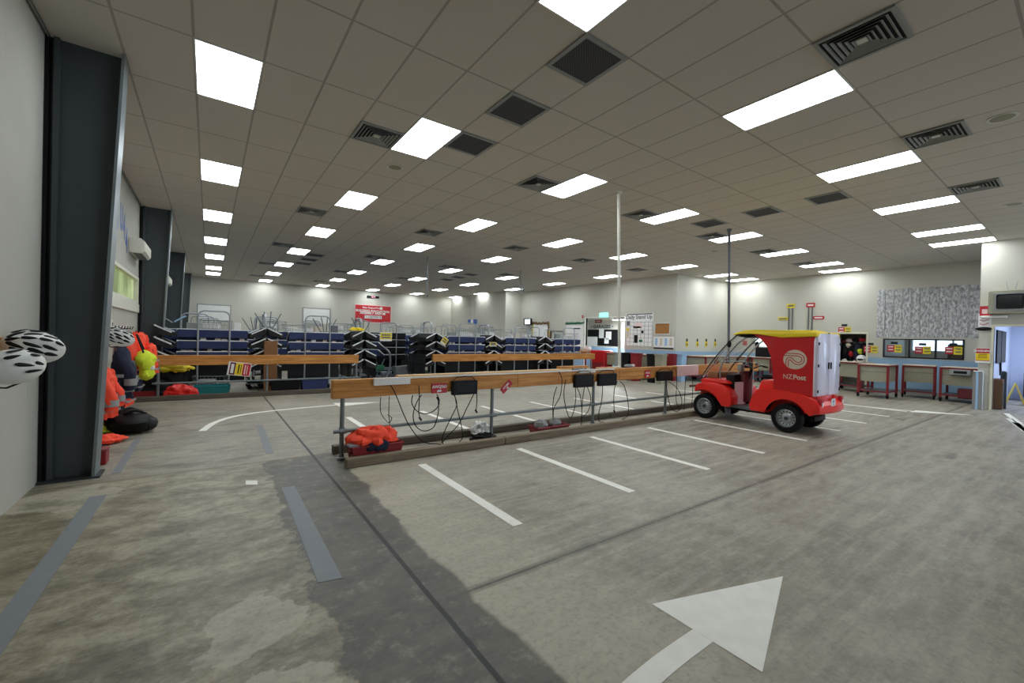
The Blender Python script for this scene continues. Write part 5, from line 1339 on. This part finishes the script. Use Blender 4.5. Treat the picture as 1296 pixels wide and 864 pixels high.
helmet('bicycle_helmet', 'white smooth bicycle helmet hanging below the vented one at the left edge', c, aim((.5, -.62, .6), (.35, .85, -.2)), 1.15, True)
c = at_wall(9, 436, .02)
t = thing('hook_board', 'short brown timber board with hooks behind the white helmets', 'hook board', c); MB().bbox((-.018, -.6, -.06), (.0, .22, .06), .004, 1).build('board', 'timber', t)
for y in (-.1, .12): MB().tube([(0, y, .02), (.09, y, .02), (.12, y, .07)], .008, 6).build('hook', 'blackmetal', t, True)

# blue bay number on the wall
for k, (px, py, ch) in enumerate(((147.5, 266, 'J'), (152, 276, 'U'), (155.7, 296, '4'), (158.6, 317, '4'))):
    p = on_x(px, py, WL+.004); ys = [11.02-.0, 0, 0, 0]
for k, (y, ch) in enumerate(((10.32, 'J'), (10.68, 'U'), (11.0, '4'), (11.3, '4'))):
    t = thing('wall_letter', 'blue letter on the left wall beside the heat pump, %s from the near end' % ORD[k], 'lettering', (WL+.003, y, 3.62 if k < 2 else 3.45), 0, 'blue wall letters')
    t.location.z = {0: 3.68, 1: 3.6, 2: 3.5, 3: 3.28}[k]
    lettering(ch, .66, (0, 0, 0), (0, 1, 0), (0, 0, 1), 'letterblue', t, .022, sx=.62)
# heat pumps
def heatpump(y0, y1, z0, lab):
    t = thing('heat_pump', lab, 'air conditioner', (WL+.002, y0, z0))
    L = y1-y0
    MB().prism([(0, 0), (.20, .0), (.25, .06), (.25, .25), (.18, .31), (0, .31)], 'y', 0, L, .015, 2).build('case', 'ivory', t, True)
    MB().box((.06, .04, -.004), (.2, L-.04, .001)).build('outlet_slot', 'handgrey', t); MB().box((.2495, .03, .12), (.2515, L-.03, .125)).build('seam', 'greyplastic', t)
    return t
heatpump(11.6, 12.75, 3.12, 'pale wall heat pump beside the second charcoal column')
heatpump(18.4, 19.6, 3.1, 'pale wall heat pump beside the third charcoal column')

# hanging garments
def jacket(label, c, body, seed, L=.75, sleeves=True, band='greyplastic', lean=0, wid=1.0, cat='jacket', name='hanging_jacket', sl_out=.05):
    """c = hook point; garment hangs along the left wall, facing +x"""
    rnd = random.Random(seed); ph = [rnd.uniform(0, 6.28) for _ in range(5)]
    t = thing(name, label, cat, c, lean, 'garments on the left wall')
    rows_ = [(0, .05, .045), (.05, .10, .06), (.10, .20, .08), (.18, .235, .10), (.32, .225, .105), (.5, .225, .115), (.7, .24, .125), (.86, .255, .13), (1.0, .26, .13)]
    def ring(z, w, d, k=1.0):
        P = []
        for i in range(48):
            a = 2*PI*i/48; q = 1+.13*math.sin(5*a+ph[0]+z*3)*min(1, z*4)+.07*math.sin(9*a+ph[1]-z*5)*min(1, z*4)
            P.append((d*k*q*math.cos(a)+.0, w*wid*k*q*math.sin(a)+.03*math.sin(z*4+ph[2]), -z*L))
        return P
    fine = []
    for A, B in zip(rows_, rows_[1:]):
        for q in range(4): fine.append([A[i]+(B[i]-A[i])*q/4 for i in range(3)])
    fine.append(list(rows_[-1]))
    MB().loft([ring(*r) for r in fine]).crumple(.024, 9, seed).build('body', body, t, True)
    if band:
        for z0, z1, w, d in ((.52, .58, .227, .117), (.80, .86, .252, .129)):
            MB().loft([ring(z0, w, d, 1.17), ring(z1, w, d, 1.17)], True, False).build('reflective_band', band, t, True)
    if sleeves:
        for s in (-1, 1):
            P = smooth_path([(0, s*.19*wid, -.11*L), (.03, s*(.25*wid), -.3*L), (.06+sl_out, s*(.27*wid), -.55*L), (.07+sl_out, s*.27*wid, -.82*L)], 5)
            sl = MB().tube(P, .082, 20, r1=.058).crumple(.02, 12, seed+s).build('sleeve', body, t, True)
            if band: MB().tube([P[11], P[12], P[13]], .082, 14).build('sleeve_band', band, sl, True)
    MB().tube([(0, -.05, -.01), (.0, 0, .015), (0, .05, -.01)], .012, 6).build('collar_loop', 'black', t, True)
    return t
hz = 1.52
G = [('orange jacket with silver bands hanging in the middle of the hooks', 10.9, 1.5, 'orange', 9, .8, .26, -.2), ('bright orange jacket hanging highest, furthest along the hooks', 11.45, 1.50, 'orange', 1, .62, .16, -.3), ('bright orange jacket hanging behind the white helmet', 10.35, 1.48, 'orange', 2, .8, .15, .0),
     ('dark navy jacket hanging in front of the orange jackets', 9.25, 1.28, 'navy', 3, .85, .22, .15), ('orange vest with silver bands hanging beside the lime bag', 10.95, 1.28, 'orange', 4, .6, .42, -.1),
     ('orange trousers hanging lowest below the navy jacket', 9.5, .82, 'orange', 5, .55, .2, .1), ('bright orange jacket hanging just behind the first column', 8.4, .98, 'orange', 6, .72, .14, 0), ('navy trousers hanging under the orange vest', 10.75, .92, 'navy', 7, .55, .2, 0)]
for lab, y, z, m, sd, L, off, ln in G:
    jacket(lab, (WL+off, y, z), m, sd, L, 'trousers' not in lab and 'vest' not in lab, lean=ln*.5, wid=1.0, cat='trousers' if 'trousers' in lab else ('vest' if 'vest' in lab else 'jacket'), name='hanging_trousers' if 'trousers' in lab else ('hanging_vest' if 'vest' in lab else 'hanging_jacket'))
t = thing('hook_board', 'row of black coat hooks above the orange jackets', 'hook board', (WL+.002, 10.6, 1.56), 0); MB().bbox((0, -1.2, -.035), (.016, 1.1, .035), .004, 1).build('board', 'ivory', t)
for k in range(7): MB().tube([(.01, -1.05+k*.33, 0), (.08, -1.05+k*.33, -.01), (.10, -1.05+k*.33, .04)], .01, 6).build('hook', 'blackmetal', t, True)
helmet('bicycle_helmet', 'white bicycle helmet hanging over the orange jackets', on_x(148, 427, WL+.38), aim((.4, -.75, .5), (.5, .6, -.5)), 1.1)
t = thing('shoulder_bag', 'lime yellow bag with white panel hanging before the left rail', 'bag', on_x(183, 461, WL+.42))
MB().ball((0, 0, .06), (.12, .22, .17), None, 40, 26).crumple(.045, 6, 3).build('body', 'lime', t, True)
MB().ball((.02, .0, -.16), (.09, .17, .11), None, 32, 20).crumple(.035, 8, 5).build('pocket', 'lime', t, True)
MB().box((.09, -.1, -.09), (.135, .13, -.03)).build('white_panel', 'paper', t)
MB().tube(smooth_path([(0, -.12, .2), (-.1, -.05, .5), (-.1, .05, .5), (0, .12, .2)], 5), .015, 6).build('strap', 'black', t, True)
# floor pile
c = on_floor(163, 549)
t = thing('backpack', 'black backpack lying on the floor below the orange jackets', 'backpack', (c.x+.0, c.y+.15, 0), .3)
MB().ball((0, 0, .15), (.26, .34, .16), None, 28, 18, lambda q, n: Vector((q.x*(1+.06*math.sin(5*n.y)), q.y*(1+.05*math.sin(7*n.z)), max(q.z*(1+.08*math.sin(6*n.x)), -.135)))).crumple(.025, 6, 4).build('main_body', 'black', t, True)
MB().ball((.18, -.08, .13), (.12, .19, .10), None, 30, 20).crumple(.02, 9, 6).build('front_pocket', 'blackmetal', t, True)
MB().ball((.2, .2, .16), (.04, .07, .06), None, 12, 8).build('red_patch', 'redtub', t, True)
for s in (-1, 1): MB().tube(smooth_path([(-.1, s*.1, .29), (.02, s*.16, .34), (.16, s*.1, .27)], 5), .018, 8).build('strap', 'black', t, True)
c = on_floor(135, 560); pile('orange_cloth', 'orange high-visibility cloth on the floor before the backpack', (c.x-.03, c.y, .02), (.2, .2, .07), 'orange', 21, 'cloth')
c = on_floor(130, 553); pile('lime_cloth', 'lime cloth lying between backpack and orange cloth', (c.x-.06, c.y+.25, .03), (.16, .17, .1), 'lime', 22, 'cloth')
c = on_floor(138, 545); pile('black_bag', 'dark bag on floor between the wall and the backpack', (c.x+.02, c.y+.12, .04), (.16, .22, .26), 'black', 23, 'bag')
c = on_floor(120, 590); t = thing('red_box', 'small dark red box beside the foot of first column', 'box', (c.x+.02, c.y+.1, 0)); MB().bbox((-.08, -.09, 0), (.07, .1, .17), .01, 1).build('body', 'redtub', t); MB().bbox((-.085, -.095, .15), (.075, .105, .18), .008, 1).build('lid', 'dirtyred', t)
t = thing('electrical_switch', 'small switch plate on conduit beside the first column', 'switch', on_x(139, 410, WL+.002)); MB().bbox((0, -.05, -.08), (.03, .05, .08), .008, 1).build('plate', 'ivory', t); MB().tube([(.012, 0, .08), (.012, 0, .7)], .012, 6).build('conduit', 'ivory', t); MB().box((.03, -.015, -.03), (.036, .015, .03)).build('toggle', 'black', t)
# pale monitor on arm near column 2
t = thing('tablet_arm', 'pale tilted panel on steel arm beside the second column', 'panel', on_y(227, 403, 13.2)); t.location.y = 13.5
MB().bbox((-.14, -.1, -.015), (.14, .2, .015), .006, 1).build('panel', 'bluedado', t).rotation_euler = (0, math.radians(-35), 0)
MB().tube([(-.15, .02, -.1), (-.35, .05, .05), (-.4, .05, -.3)], .015, 6).build('arm', 'steel', t, True)

# ================================================================== LIGHT
wd = bpy.data.worlds.new('World'); S.world = wd; wd.use_nodes = True
bg = wd.node_tree.nodes['Background']; bg.inputs[0].default_value = (.62, .78, 1, 1); bg.inputs[1].default_value = 2.2
def area(name, loc, rot, sx, sy, energy, col):
    l = bpy.data.lights.new(name, 'AREA'); l.shape = 'RECTANGLE'; l.size = sx; l.size_y = sy; l.energy = energy; l.color = col
    o = bpy.data.objects.new(name, l); COL.objects.link(o); o.location = loc; o.rotation_euler = rot; return o
# daylight entering through the roller door; bluish area lamp facing down below the corridor ceiling
area('door_daylight', (12.25, -8.4, 1.9), (math.radians(90), 0, 0), 5.4, 3.4, 220, (.72, .84, 1))
area('corridor_daylight', (19.2, .1, 2.7), (0, 0, 0), 2.5, 1.5, 70, (.68, .78, 1))
S.view_settings.view_transform = 'Standard'; S.view_settings.look = 'None'; S.view_settings.gamma = 1; S.view_settings.exposure = .58
S.view_settings.use_curve_mapping = False
S.cycles.use_denoising = True
S.cycles.max_bounces = 8; S.cycles.diffuse_bounces = 5; S.cycles.transparent_max_bounces = 12
S.cycles.sample_clamp_indirect = 6
